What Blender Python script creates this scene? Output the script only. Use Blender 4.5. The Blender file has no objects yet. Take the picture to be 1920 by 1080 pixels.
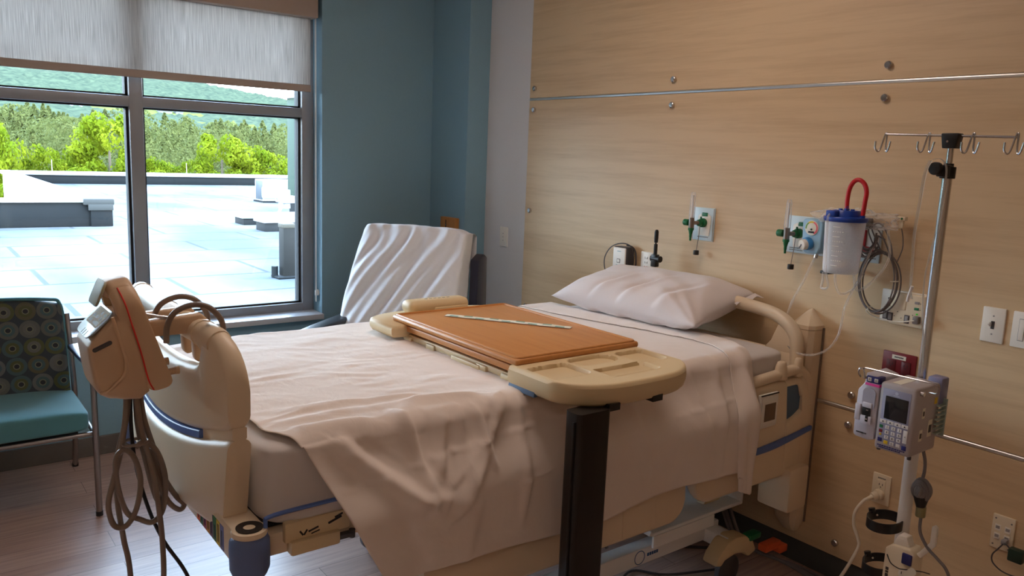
import bpy, bmesh, math, random
from mathutils import Vector, Matrix, noise
random.seed(7)
PI = math.pi
sc = bpy.context.scene
COL = sc.collection
V = Vector

# ------------------------------------------------------------------ helpers
def lin(c):
    return tuple(((v/255)/12.92 if v/255 <= .04045 else ((v/255+.055)/1.055)**2.4) for v in c)

def nodes(m):
    m.use_nodes = True
    nt = m.node_tree
    return nt, nt.nodes, nt.links, nt.nodes['Principled BSDF']

MATS = {}
def mat(name, rgb, rough=.5, metal=0, var=.06, scale=30, bump=0, bscale=None, stretch=(1, 1, 1), coat=0, sheen=0, spec=.5, trans=0, alpha=1):
    """procedural principled material: a base colour broken up by noise, optional bump"""
    if name in MATS: return MATS[name]
    m = bpy.data.materials.new(name); MATS[name] = m
    nt, N, L, P = nodes(m)
    c = lin(rgb)
    tc = N.new('ShaderNodeTexCoord'); mp = N.new('ShaderNodeMapping'); mp.inputs['Scale'].default_value = stretch
    L.new(tc.outputs['Object'], mp.inputs['Vector'])
    nz = N.new('ShaderNodeTexNoise'); nz.inputs['Scale'].default_value = scale; nz.inputs['Detail'].default_value = 4
    L.new(mp.outputs['Vector'], nz.inputs['Vector'])
    mx = N.new('ShaderNodeMix'); mx.data_type = 'RGBA'
    mx.inputs[6].default_value = tuple(v*(1-var) for v in c)+(1,)
    mx.inputs[7].default_value = tuple(min(1, v*(1+var)) for v in c)+(1,)
    L.new(nz.outputs['Fac'], mx.inputs[0]); L.new(mx.outputs[2], P.inputs['Base Color'])
    P.inputs['Roughness'].default_value = rough; P.inputs['Metallic'].default_value = metal
    P.inputs['Coat Weight'].default_value = coat; P.inputs['Coat Roughness'].default_value = .12
    P.inputs['Sheen Weight'].default_value = sheen
    P.inputs['Specular IOR Level'].default_value = spec
    P.inputs['Transmission Weight'].default_value = trans
    P.inputs['Alpha'].default_value = alpha
    if bump:
        n2 = N.new('ShaderNodeTexNoise'); n2.inputs['Scale'].default_value = bscale or scale*3; n2.inputs['Detail'].default_value = 5
        L.new(mp.outputs['Vector'], n2.inputs['Vector'])
        b = N.new('ShaderNodeBump'); b.inputs['Strength'].default_value = bump; b.inputs['Distance'].default_value = .01
        L.new(n2.outputs['Fac'], b.inputs['Height']); L.new(b.outputs['Normal'], P.inputs['Normal'])
    return m

def clear_mat(name, tint=(1, 1, 1), opac=.25, rough=.08, body=(.9, .9, .9)):
    """thin clear plastic: mostly straight-through transparency with a glossy, faintly milky skin"""
    m = bpy.data.materials.new(name); m.use_nodes = True; MATS[name] = m
    nt = m.node_tree; N, L = nt.nodes, nt.links
    for n in list(N): N.remove(n)
    out = N.new('ShaderNodeOutputMaterial'); tr = N.new('ShaderNodeBsdfTransparent'); tr.inputs[0].default_value = tint+(1,)
    P = N.new('ShaderNodeBsdfPrincipled'); P.inputs['Base Color'].default_value = body+(1,); P.inputs['Roughness'].default_value = rough
    lw = N.new('ShaderNodeLayerWeight'); lw.inputs['Blend'].default_value = .35
    nz = N.new('ShaderNodeTexNoise'); nz.inputs['Scale'].default_value = 40
    ma = N.new('ShaderNodeMath'); ma.operation = 'MULTIPLY_ADD'; ma.inputs[1].default_value = .6; ma.inputs[2].default_value = opac
    L.new(lw.outputs['Facing'], ma.inputs[0])
    m2 = N.new('ShaderNodeMath'); m2.operation = 'MULTIPLY_ADD'; m2.inputs[1].default_value = .1
    L.new(nz.outputs['Fac'], m2.inputs[0]); L.new(ma.outputs[0], m2.inputs[2])
    mx = N.new('ShaderNodeMixShader'); L.new(m2.outputs[0], mx.inputs[0]); L.new(tr.outputs[0], mx.inputs[1]); L.new(P.outputs[0], mx.inputs[2])
    L.new(mx.outputs[0], out.inputs[0])
    return m

class MB:
    """collects shapes in world coordinates and links them as ONE mesh object"""
    def __init__(s): s.bm = bmesh.new()
    def _add(s, b):
        me = bpy.data.meshes.new('t'); b.to_mesh(me); b.free(); s.bm.from_mesh(me); bpy.data.meshes.remove(me); return s
    def box(s, lo, hi, bev=0, seg=2, M=None, rot=None):
        b = bmesh.new(); c = (V(lo)+V(hi))/2; d = V(hi)-V(lo)
        bmesh.ops.create_cube(b, size=1, matrix=Matrix.Diagonal((abs(d.x), abs(d.y), abs(d.z), 1)))
        if bev: bmesh.ops.bevel(b, geom=b.edges[:], offset=min(bev, min(abs(d.x), abs(d.y), abs(d.z))*.49), segments=seg, affect='EDGES', profile=.5)
        T = Matrix.Translation(c)
        if rot is not None: T = T @ rot.to_4x4()
        if M is not None: T = M @ T
        bmesh.ops.transform(b, matrix=T, verts=b.verts); return s._add(b)
    def cyl(s, p0, p1, r0, r1=None, n=20, bev=0):
        p0, p1 = V(p0), V(p1); r1 = r0 if r1 is None else r1
        d = p1-p0; b = bmesh.new()
        bmesh.ops.create_cone(b, cap_ends=True, segments=n, radius1=r0, radius2=r1, depth=d.length)
        if bev:
            es = [e for e in b.edges if abs(e.verts[0].co.z-e.verts[1].co.z) < 1e-6 and all(abs(abs(v.co.z)-d.length/2) < 1e-6 for v in e.verts)]
            bmesh.ops.bevel(b, geom=es, offset=bev, segments=2, affect='EDGES', profile=.5)
        q = V((0, 0, 1)).rotation_difference(d.normalized()).to_matrix().to_4x4()
        bmesh.ops.transform(b, matrix=Matrix.Translation((p0+p1)/2) @ q, verts=b.verts); return s._add(b)
    def tube(s, pts, r, n=8, smooth=6, closed=False, cap=True, rfun=None):
        P = catmull(pts, smooth, closed) if smooth else [V(p) for p in pts]
        b = bmesh.new(); rings = []; N = len(P); nrm = None
        for i in range(N):
            if closed: t = (P[(i+1) % N]-P[i-1])
            else: t = P[min(i+1, N-1)]-P[max(i-1, 0)]
            t = t.normalized() if t.length > 1e-9 else V((0, 0, 1))
            if nrm is None: nrm = t.orthogonal().normalized()
            nrm = (nrm-t*nrm.dot(t)); nrm = nrm.normalized() if nrm.length > 1e-6 else t.orthogonal().normalized()
            bi = t.cross(nrm); rr = rfun(i/(N-1))*r if rfun else r
            rings.append([b.verts.new(P[i]+(nrm*math.cos(a)+bi*math.sin(a))*rr) for a in [2*PI*k/n for k in range(n)]])
        rng = range(N if closed else N-1)
        for i in rng:
            A, B = rings[i], rings[(i+1) % N]
            for k in range(n):
                b.faces.new((A[k], A[(k+1) % n], B[(k+1) % n], B[k]))
        if cap and not closed: b.faces.new(rings[0][::-1]); b.faces.new(rings[-1])
        bmesh.ops.recalc_face_normals(b, faces=b.faces[:]); return s._add(b)
    def lathe(s, prof, c, axis=(0, 0, 1), n=32):
        """prof: (radius, height) pairs turned about an axis through c"""
        b = bmesh.new(); rings = []
        for r, h in prof: rings.append([b.verts.new((r*math.cos(2*PI*k/n), r*math.sin(2*PI*k/n), h)) for k in range(n)] if r > 1e-6 else [b.verts.new((0, 0, h))])
        for A, B in zip(rings, rings[1:]):
            for k in range(n):
                k2 = (k+1) % n
                if len(A) == 1 and len(B) == 1: continue
                if len(A) == 1: b.faces.new((A[0], B[k2], B[k]))
                elif len(B) == 1: b.faces.new((A[k], A[k2], B[0]))
                else: b.faces.new((A[k], A[k2], B[k2], B[k]))
        bmesh.ops.recalc_face_normals(b, faces=b.faces[:])
        q = V((0, 0, 1)).rotation_difference(V(axis).normalized()).to_matrix().to_4x4()
        bmesh.ops.transform(b, matrix=Matrix.Translation(V(c)) @ q, verts=b.verts); return s._add(b)
    def prism(s, poly, origin, ux, uy, depth, bev=0, seg=2):
        """2D polygon in the plane (ux, uy) through origin, extruded along ux x uy by depth"""
        o, ux, uy = V(origin), V(ux), V(uy); w = ux.cross(uy).normalized()*depth
        b = bmesh.new(); A = [b.verts.new(o+ux*p[0]+uy*p[1]) for p in poly]; B = [b.verts.new(v.co+w) for v in A]
        b.faces.new(A[::-1]); b.faces.new(B); n = len(A)
        for i in range(n): b.faces.new((A[i], A[(i+1) % n], B[(i+1) % n], B[i]))
        bmesh.ops.recalc_face_normals(b, faces=b.faces[:])
        if bev:
            es = [e for e in b.edges if e.calc_face_angle(0) > .5]
            bmesh.ops.bevel(b, geom=es, offset=bev, segments=seg, affect='EDGES', profile=.5)
        return s._add(b)
    def grid(s, f, nu, nv, closeu=False):
        b = bmesh.new(); G = [[b.verts.new(f(i/(nu), j/(nv))) for j in range(nv+1)] for i in range(nu+(0 if closeu else 1))]
        for i in range(nu):
            for j in range(nv):
                i2 = (i+1) % len(G)
                b.faces.new((G[i][j], G[i2][j], G[i2][j+1], G[i][j+1]))
        return s._add(b)
    def rings(s, R, cap=True):
        """loft through closed rings of equal count"""
        b = bmesh.new(); Q = [[b.verts.new(p) for p in r] for r in R]; n = len(Q[0])
        for A, B in zip(Q, Q[1:]):
            for k in range(n): b.faces.new((A[k], A[(k+1) % n], B[(k+1) % n], B[k]))
        if cap: b.faces.new(Q[0][::-1]); b.faces.new(Q[-1])
        bmesh.ops.recalc_face_normals(b, faces=b.faces[:]); return s._add(b)
    def quad(s, a, b_, c, d):
        b = bmesh.new(); b.faces.new([b.verts.new(V(p)) for p in (a, b_, c, d)]); return s._add(b)
    def text(s, txt, origin, ux, uy, size, depth=.0006, align='CENTER'):
        cu = bpy.data.curves.new('t', 'FONT'); cu.body = txt; cu.size = size; cu.align_x = align; cu.align_y = 'CENTER'; cu.resolution_u = 2
        o = bpy.data.objects.new('t', cu); COL.objects.link(o)
        dg = bpy.context.evaluated_depsgraph_get(); me = bpy.data.meshes.new_from_object(o.evaluated_get(dg))
        bpy.data.objects.remove(o); bpy.data.curves.remove(cu)
        ux, uy = V(ux).normalized(), V(uy).normalized(); w = ux.cross(uy)
        M = Matrix((ux, uy, w)).transposed().to_4x4(); M.translation = V(origin)
        me.transform(M); s.bm.from_mesh(me); bpy.data.meshes.remove(me); return s
    def build(s, name, m, parent=None, smooth=True, angle=40, thick=0, base=None, weld=False, xf=None):
        if xf is not None: bmesh.ops.transform(s.bm, matrix=xf, verts=s.bm.verts[:])
        if weld: bmesh.ops.remove_doubles(s.bm, verts=s.bm.verts[:], dist=1e-5)
        me = bpy.data.meshes.new(name); s.bm.to_mesh(me); s.bm.free()
        o = bpy.data.objects.new(name, me); COL.objects.link(o)
        org = V((0, 0, 0))
        if parent is not None:
            o.parent = parent; org = rootloc(parent)
        elif base is not None:
            org = V(base); o.location = org
        if org.length: me.transform(Matrix.Translation(-org))
        for mm in (m if isinstance(m, (list, tuple)) else [m]): me.materials.append(mm)
        if smooth:
            me.shade_smooth(); me.set_sharp_from_angle(angle=math.radians(angle))
        if thick:
            md = o.modifiers.new('Solidify', 'SOLIDIFY'); md.thickness = thick; md.offset = 0
        return o

def rootloc(o):
    l = V((0, 0, 0))
    while o is not None: l = l+o.location; o = o.parent
    return l

def catmull(pts, k=6, closed=False):
    P = [V(p) for p in pts]; n = len(P); out = []
    if n < 3:
        return P
    for i in range(n if closed else n-1):
        p1, p2 = P[i], P[(i+1) % n]
        p0 = P[i-1] if (closed or i > 0) else p1*2-p2
        p3 = P[(i+2) % n] if (closed or i+2 < n) else p2*2-p1
        for j in range(k):
            t = j/k
            out.append(.5*((2*p1)+(p2-p0)*t+(2*p0-5*p1+4*p2-p3)*t*t+(3*p1-p0-3*p2+p3)*t**3))
    if not closed: out.append(P[-1])
    return out

def thing(name, label, cat, loc=(0, 0, 0), group=None):
    o = bpy.data.objects.new(name, None); COL.objects.link(o); o.location = loc; o.empty_display_size = .1
    o['label'] = label; o['category'] = cat
    if group: o['group'] = group
    return o
def tag(o, label, cat, group=None, kind=None):
    o['label'] = label; o['category'] = cat
    if group: o['group'] = group
    if kind: o['kind'] = kind
    return o
def struct(o): o['kind'] = 'structure'; return o
def lab(o, l): o['label'] = l; return o
def smst(a, b, x):
    t = max(0, min(1, (x-a)/(b-a))); return t*t*(3-2*t)
def fbm(p, o=4): return noise.fractal(V(p), 1.0, 2.0, o)
def rrect(cx, cy, w, h, r, n=5):
    """rounded rectangle outline, counter-clockwise"""
    out = []
    for sx, sy, a0 in ((1, 1, 0), (-1, 1, PI/2), (-1, -1, PI), (1, -1, 3*PI/2)):
        for k in range(n+1):
            a = a0+k/n*PI/2
            out.append((cx+sx*(w/2-r)+r*math.cos(a), cy+sy*(h/2-r)+r*math.sin(a)))
    return out
def spans(mb, us, zb, zt, hole, P, thick, rnd=.012):
    """slab lofted along u; zb/zt(u) lower and upper outline; hole(u) -> (h0,h1) or None; P(u,z,off) -> point at offset off through the thickness"""
    def ring(u, a, b):
        t = thick(u) if callable(thick) else thick; h = t/2; r = min(rnd, (b-a)/2*.98, h*.98); q = []
        for (oz, oo, a0) in ((b-r, h-r, 0), (b-r, -h+r, PI/2), (a+r, -h+r, PI), (a+r, h-r, 3*PI/2)):
            for k in range(5):
                an = a0+k/4*PI/2
                q.append(P(u, oz+r*math.sin(an) if True else 0, oo+r*math.cos(an)))
        return q
    low, up = [], []
    for u in us:
        h = hole(u) if hole else None
        low.append(ring(u, zb(u), h[0] if h else zt(u)))
        if h: up.append(ring(u, h[1], zt(u)))
    mb.rings(low)
    if len(up) > 1: mb.rings(up)
    return mb
def linspace(a, b, n): return [a+(b-a)*i/(n-1) for i in range(n)]

# ------------------------------------------------------------------ materials
M_cream = mat('bed_cream_plastic', (222, 203, 176), .38, var=.03, scale=8, bump=.02, bscale=400)
M_cream2 = mat('table_cream_plastic', (214, 192, 152), .45, var=.03, scale=8, bump=.03, bscale=500)
M_beige = mat('pump_beige_plastic', (203, 172, 140), .42, var=.03, scale=8, bump=.03, bscale=500)
M_bluep = mat('blue_plastic', (82, 112, 178), .4, var=.05)
M_bump = mat('bumper_blue_rubber', (92, 112, 160), .5, var=.06)
M_black = mat('black_plastic', (22, 22, 24), .4, var=.1)
M_dark = mat('dark_grey_metal', (38, 34, 32), .38, metal=.3, var=.1, stretch=(60, 60, 1), scale=2)
M_chrome = mat('brushed_chrome', (205, 205, 208), .22, metal=1, var=.05)
M_steel = mat('satin_steel', (150, 140, 135), .35, metal=.9, var=.05)
M_white = mat('white_plastic', (232, 228, 220), .4, var=.02)
M_whitem = mat('white_painted_metal', (228, 228, 228), .35, var=.02)
M_ivory = mat('ivory_plastic', (226, 214, 190), .42, var=.02)
M_grey = mat('grey_plastic', (150, 148, 150), .45, var=.04)
M_lgrey = mat('light_grey_plastic', (196, 194, 206), .42, var=.03)
M_dgrey = mat('charcoal_plastic', (70, 68, 72), .45, var=.05)
M_lav = mat('lavender_panel', (128, 132, 170), .4, var=.04)
M_ink = mat('printed_ink', (30, 30, 36), .6, var=.02)
M_inkg = mat('grey_ink', (120, 120, 122), .6, var=.02)
M_green = mat('oxygen_green', (12, 105, 62), .4, var=.05)
M_red = mat('red_rubber', (190, 20, 34), .35, var=.05)
M_redp = mat('red_outlet_plastic', (120, 22, 34), .4, var=.04)
M_redl = mat('red_line', (215, 45, 40), .5, var=.03)
M_bluelid = mat('blue_lid_plastic', (24, 66, 165), .35, var=.04)
M_blueknob = mat('blue_knob', (60, 140, 205), .4, var=.04)
M_hose = mat('grey_brown_hose', (128, 112, 100), .38, var=.05)
M_cable = mat('grey_cable', (120, 114, 114), .45, var=.05)
M_wcable = mat('white_cable', (225, 216, 200), .45, var=.03)
M_yel = mat('yellow_plastic', (222, 190, 40), .45, var=.03)
M_pink = mat('pink_tape', (235, 75, 165), .5, var=.03)
M_navy = mat('navy_plastic', (40, 42, 110), .4, var=.03)
M_screen = mat('dark_screen', (30, 30, 34), .15, var=.03)
M_brown = mat('brown_screen', (110, 88, 72), .25, var=.04)
M_o2plate = mat('pale_blue_plate', (196, 216, 226), .35, var=.02)
M_gauge = mat('gauge_face', (228, 226, 214), .4, var=.02)
M_paper = mat('white_paper', (228, 226, 212), .8, var=.03)
M_pgreen = mat('green_print', (120, 165, 150), .8, var=.03)
M_clear = clear_mat('clear_tubing', (1, 1, 1), .12, .08)
M_can = clear_mat('frosted_canister', (.96, .98, 1), .22, .22, (.95, .96, 1.0))
M_tubec = clear_mat('clear_flow_tube', (.97, .98, 1), .06, .08, (.9, .92, .95))
M_bag = clear_mat('clear_plastic_bag', (1, 1, 1), .02, .15)

def fabric(name, rgb, var=.05, wrinkle=.25, wscale=14, weave=900, sheen=.2, trans=0):
    m = bpy.data.materials.new(name); MATS[name] = m; nt, N, L, P = nodes(m); c = lin(rgb)
    tc = N.new('ShaderNodeTexCoord'); nz = N.new('ShaderNodeTexNoise'); nz.inputs['Scale'].default_value = 6; nz.inputs['Detail'].default_value = 6
    L.new(tc.outputs['Object'], nz.inputs['Vector'])
    mx = N.new('ShaderNodeMix'); mx.data_type = 'RGBA'
    mx.inputs[6].default_value = tuple(v*(1-var) for v in c)+(1,); mx.inputs[7].default_value = tuple(min(1, v*(1+var)) for v in c)+(1,)
    L.new(nz.outputs['Fac'], mx.inputs[0]); L.new(mx.outputs[2], P.inputs['Base Color'])
    P.inputs['Roughness'].default_value = .85; P.inputs['Sheen Weight'].default_value = sheen; P.inputs['Specular IOR Level'].default_value = .2
    n2 = N.new('ShaderNodeTexNoise'); n2.inputs['Scale'].default_value = wscale; n2.inputs['Detail'].default_value = 6; n2.inputs['Distortion'].default_value = .8
    n3 = N.new('ShaderNodeTexNoise'); n3.inputs['Scale'].default_value = weave
    L.new(tc.outputs['Object'], n2.inputs['Vector']); L.new(tc.outputs['Object'], n3.inputs['Vector'])
    ad = N.new('ShaderNodeMath'); ad.operation = 'MULTIPLY_ADD'; ad.inputs[1].default_value = .03
    L.new(n3.outputs['Fac'], ad.inputs[0]); L.new(n2.outputs['Fac'], ad.inputs[2])
    b = N.new('ShaderNodeBump'); b.inputs['Strength'].default_value = wrinkle; b.inputs['Distance'].default_value = .02
    L.new(ad.outputs[0], b.inputs['Height']); L.new(b.outputs['Normal'], P.inputs['Normal'])
    return m
M_sheet = fabric('white_bed_linen', (226, 214, 206), .02, .12)
M_fitted = fabric('fitted_sheet_linen', (206, 200, 198), .02, .1)
M_pillow = fabric('pillowcase_cotton', (214, 206, 206), .02, .2, 9)
M_rsheet = fabric('thin_white_cotton', (224, 222, 226), .02, .15)
M_teal = fabric('teal_vinyl', (76, 122, 128), .05, .03)
M_gvinyl = fabric('dark_green_vinyl', (48, 78, 74), .05, .05)
M_charv = fabric('charcoal_vinyl', (48, 48, 62), .05, .03)

def wood(name, a, b, axis='y', scale=1.0, rough=.45, coat=0):
    """procedural wood grain running along one axis"""
    m = bpy.data.materials.new(name); MATS[name] = m; nt, N, L, P = nodes(m)
    tc = N.new('ShaderNodeTexCoord'); mp = N.new('ShaderNodeMapping')
    s = {'x': (1.2, 22, 22), 'y': (22, 1.2, 22), 'z': (22, 22, 1.2)}[axis]
    mp.inputs['Scale'].default_value = tuple(v*scale for v in s); L.new(tc.outputs['Object'], mp.inputs['Vector'])
    nz = N.new('ShaderNodeTexNoise'); nz.inputs['Scale'].default_value = 1.5; nz.inputs['Detail'].default_value = 10; nz.inputs['Roughness'].default_value = .6; nz.inputs['Distortion'].default_value = .15
    L.new(mp.outputs['Vector'], nz.inputs['Vector'])
    n2 = N.new('ShaderNodeTexNoise'); n2.inputs['Scale'].default_value = 9; n2.inputs['Detail'].default_value = 3; L.new(mp.outputs['Vector'], n2.inputs['Vector'])
    mp3 = N.new('ShaderNodeMapping'); mp3.inputs['Scale'].default_value = tuple(v*scale*.12 for v in s); L.new(tc.outputs['Object'], mp3.inputs['Vector'])
    n3 = N.new('ShaderNodeTexNoise'); n3.inputs['Scale'].default_value = 2; n3.inputs['Detail'].default_value = 4; n3.inputs['Distortion'].default_value = 1.5; L.new(mp3.outputs['Vector'], n3.inputs['Vector'])
    a1 = N.new('ShaderNodeMath'); a1.operation = 'MULTIPLY_ADD'; a1.inputs[1].default_value = .18; L.new(n2.outputs['Fac'], a1.inputs[0]); L.new(nz.outputs['Fac'], a1.inputs[2])
    a2 = N.new('ShaderNodeMath'); a2.operation = 'MULTIPLY_ADD'; a2.inputs[1].default_value = .7; L.new(n3.outputs['Fac'], a2.inputs[0]); L.new(a1.outputs[0], a2.inputs[2])
    cr = N.new('ShaderNodeValToRGB'); e = cr.color_ramp.elements
    e[0].position = .45; e[0].color = lin(b)+(1,); e[1].position = 1.15; e[1].color = lin(a)+(1,)
    L.new(a2.outputs[0], cr.inputs['Fac']); L.new(cr.outputs['Color'], P.inputs['Base Color'])
    P.inputs['Roughness'].default_value = rough; P.inputs['Coat Weight'].default_value = coat; P.inputs['Coat Roughness'].default_value = .2
    return m
M_maple = wood('maple_laminate', (212, 186, 150), (184, 154, 118), 'y', 1.0, .42)
M_cherry = wood('cherry_laminate', (198, 138, 80), (180, 118, 62), 'y', 1.4, .38)
M_oak = wood('oak_block', (190, 130, 66), (168, 108, 50), 'z', 2, .5)

def wall_mat(name, rgb, rough=.7):
    return mat(name, rgb, rough, var=.04, scale=120, bump=.12, bscale=260)
M_blue = wall_mat('blue_wall_paint', (132, 168, 186))
M_greyw = wall_mat('grey_wall_paint', (218, 217, 220))
M_warmw = wall_mat('warm_wall_paint', (205, 180, 150))
M_ceil = wall_mat('ceiling_tile', (225, 222, 215))
M_base = mat('rubber_baseboard', (104, 96, 90), .5, var=.04)
M_basedk = mat('dark_rubber_baseboard', (70, 72, 72), .5, var=.04)
M_frame = mat('window_frame_aluminium', (150, 152, 156), .4, metal=.2, var=.03)
M_gasket = mat('black_gasket', (16, 18, 24), .6, var=.05)
M_sill = mat('window_sill_laminate', (205, 205, 210), .3, var=.02)
M_strip = mat('aluminium_strip', (225, 224, 222), .32, metal=.9, var=.05, stretch=(1, .2, 1))
M_fascia = mat('blind_fascia', (176, 158, 146), .5, var=.03)

# ------------------------------------------------------------------ room shell
XW, YW, ZC = 2.85, 4.38, 2.85      # headwall face, window wall face, ceiling
XL, YB = -2.4, -1.6
def floor_mat():
    m = bpy.data.materials.new('plank_vinyl'); nt, N, L, P = nodes(m)
    tc = N.new('ShaderNodeTexCoord')
    br = N.new('ShaderNodeTexBrick'); br.inputs['Scale'].default_value = 1; br.inputs['Brick Width'].default_value = 1.2; br.inputs['Row Height'].default_value = .15
    br.inputs['Mortar Size'].default_value = .0012; br.inputs['Color1'].default_value = lin((196, 164, 150))+(1,); br.inputs['Color2'].default_value = lin((178, 146, 132))+(1,)
    br.inputs['Mortar'].default_value = lin((110, 88, 76))+(1,); L.new(tc.outputs['Object'], br.inputs['Vector'])
    mp = N.new('ShaderNodeMapping'); mp.inputs['Scale'].default_value = (2, 30, 1); L.new(tc.outputs['Object'], mp.inputs['Vector'])
    nz = N.new('ShaderNodeTexNoise'); nz.inputs['Scale'].default_value = 2; nz.inputs['Detail'].default_value = 7; L.new(mp.outputs['Vector'], nz.inputs['Vector'])
    mx = N.new('ShaderNodeMix'); mx.data_type = 'RGBA'; mx.blend_type = 'MULTIPLY'; mx.inputs[0].default_value = .5
    L.new(br.outputs['Color'], mx.inputs[6])
    cr = N.new('ShaderNodeValToRGB'); cr.color_ramp.elements[0].position = .3; cr.color_ramp.elements[0].color = (.45, .45, .45, 1); cr.color_ramp.elements[1].position = .65
    L.new(nz.outputs['Fac'], cr.inputs['Fac']); L.new(cr.outputs['Color'], mx.inputs[7]); L.new(mx.outputs[2], P.inputs['Base Color'])
    P.inputs['Roughness'].default_value = .36
    b = N.new('ShaderNodeBump'); b.inputs['Strength'].default_value = .08; b.inputs['Distance'].default_value = .003; L.new(nz.outputs['Fac'], b.inputs['Height']); L.new(b.outputs['Normal'], P.inputs['Normal'])
    return m
struct(MB().box((XL-.2, YB-.2, -.2), (XW+.2, YW+.3, 0)).build('floor', floor_mat(), smooth=False))
struct(MB().box((XL-.2, YB-.2, ZC), (XW+.2, YW+.3, ZC+.2)).build('ceiling', M_ceil, smooth=False))
# headwall (grey paint) and its maple panels
struct(MB().box((XW, YB-.2, 0), (XW+.2, YW+.3, ZC)).build('wall_head', M_greyw, smooth=False))
struct(MB().box((XL-.2, YB-.2, 0), (XL, YW+.3, ZC)).build('wall_left', M_warmw, smooth=False))
struct(MB().box((XL, YB-.2, 0), (XW, YB, ZC)).build('wall_back', M_warmw, smooth=False))
WX0, WX1, WZ0, WZ1 = -1.03, 1.965, .605, 2.43    # window opening
mb = MB().box((XL, YW, 0), (WX0, YW+.3, ZC)).box((WX1, YW, 0), (XW, YW+.3, ZC)).box((WX0, YW, 0), (WX1, YW+.3, WZ0)).box((WX0, YW, WZ1), (WX1, YW+.3, ZC))
struct(mb.build('wall_window', M_blue, smooth=False))
struct(MB().box((2.70, 3.98, 0), (XW, YW, ZC), .003).build('wall_column', M_blue, smooth=False))
PX = 2.83
for i, (z0, z1) in enumerate(((.10, .692), (.708, 1.909), (1.923, ZC))):
    struct(MB().box((PX, YB, z0), (XW, 3.565, z1), .002, 1).build('trim_%d' % (i+1), M_maple, smooth=False))
struct(MB().box((PX-.003, YB, 1.9085), (XW, 3.565, 1.9235), .0055, 4).build('trim_4', M_strip))
struct(MB().box((PX-.003, YB, .6925), (XW, 3.565, .7075), .0055, 4).build('trim_5', M_strip))
struct(MB().box((XW-.012, YB, 0), (XW, 3.98, .1), .003).build('baseboard_head', M_basedk, smooth=False))
struct(MB().box((XL, YW-.012, 0), (2.70, YW, .1), .003).build('baseboard_window', M_base, smooth=False))
struct(MB().box((XL, YB, 0), (XL+.012, YW, .1), .003).build('baseboard_left', M_base, smooth=False))
# chrome caps holding the panels
capnames = {1.973: 'above the upper metal seam', 1.859: 'below the upper metal seam', 1.304: 'halfway down the middle panel', .758: 'above the lower metal seam', .641: 'below the lower metal seam', .159: 'just above the baseboard'}
colnames = {3.515: "at the maple panel's window-side edge", 2.517: 'in the middle row over the bed', 1.52: 'in the row beside the suction canister'}
for y in (3.515, 2.517, 1.52):
    for z in (1.973, 1.859, 1.304, .758, .641, .159):
        if z == 1.304 and y != 3.515: continue
        if y == 2.517 and z < 1.8: continue
        if y == 3.515 and z < .7: continue
        o = MB().lathe([(0, .016), (.010, .016), (.0135, .013), (.0135, .003), (.008, .0), (.008, -.004)], (PX, y, z), (-1, 0, 0), 20).build('panel_cap', M_chrome, base=(PX, y, z))
        tag(o, 'round chrome panel cap %s, %s' % (capnames[z], colnames[y]), 'cap')

# ------------------------------------------------------------------ window
win = struct(bpy.data.objects.new('window_1', None)); COL.objects.link(win); win.location = (0.47, 4.5, 1.5)
mull = [(-1.03, -.965), (-.034, .032), (.971, 1.037), (1.895, 1.965)]
mb = MB()
for a, b in mull: mb.box((a, 4.50, WZ0), (b, 4.60, WZ1), .004)
for z0, z1 in ((WZ0, .682), (1.775, 1.828), (2.37, WZ1)): mb.box((WX0, 4.503, z0), (WX1, 4.60, z1), .004)
mb.build('window_frame', M_frame, win)
gk = MB(); panes = []
for (a0, a), (b, b1) in zip(mull, mull[1:]):
    for z0, z1 in ((.682, 1.775), (1.828, 2.37)):
        for lo, hi in (((a, 4.53, z0), (a+.012, 4.585, z1)), ((b-.012, 4.53, z0), (b, 4.585, z1)), ((a, 4.53, z0), (b, 4.585, z0+.010)), ((a, 4.53, z1-.008), (b, 4.585, z1))): gk.box(lo, hi)
        panes.append((a, b, z0, z1))
gk.build('gasket', M_gasket, win, smooth=False)
def glass_mat():
    m = bpy.data.materials.new('window_glass'); m.use_nodes = True; nt = m.node_tree; N, L = nt.nodes, nt.links
    for n in list(N): N.remove(n)
    out = N.new('ShaderNodeOutputMaterial'); tr = N.new('ShaderNodeBsdfTransparent'); tr.inputs[0].default_value = (.95, .98, .985, 1)
    gl = N.new('ShaderNodeBsdfGlossy'); gl.inputs['Roughness'].default_value = .01; fr = N.new('ShaderNodeFresnel'); fr.inputs['IOR'].default_value = 1.3
    mx = N.new('ShaderNodeMixShader'); L.new(fr.outputs[0], mx.inputs[0]); L.new(tr.outputs[0], mx.inputs[1]); L.new(gl.outputs[0], mx.inputs[2]); L.new(mx.outputs[0], out.inputs[0])
    return m
M_glass = glass_mat()
for a, b, z0, z1 in panes: MB().box((a+.002, 4.555, z0+.002), (b-.002, 4.561, z1-.002)).build('pane', M_glass, win, smooth=False)
MB().box((WX0, 4.345, .605), (WX1, 4.503, .637), .004).build('window_sill', M_sill, win)

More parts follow.
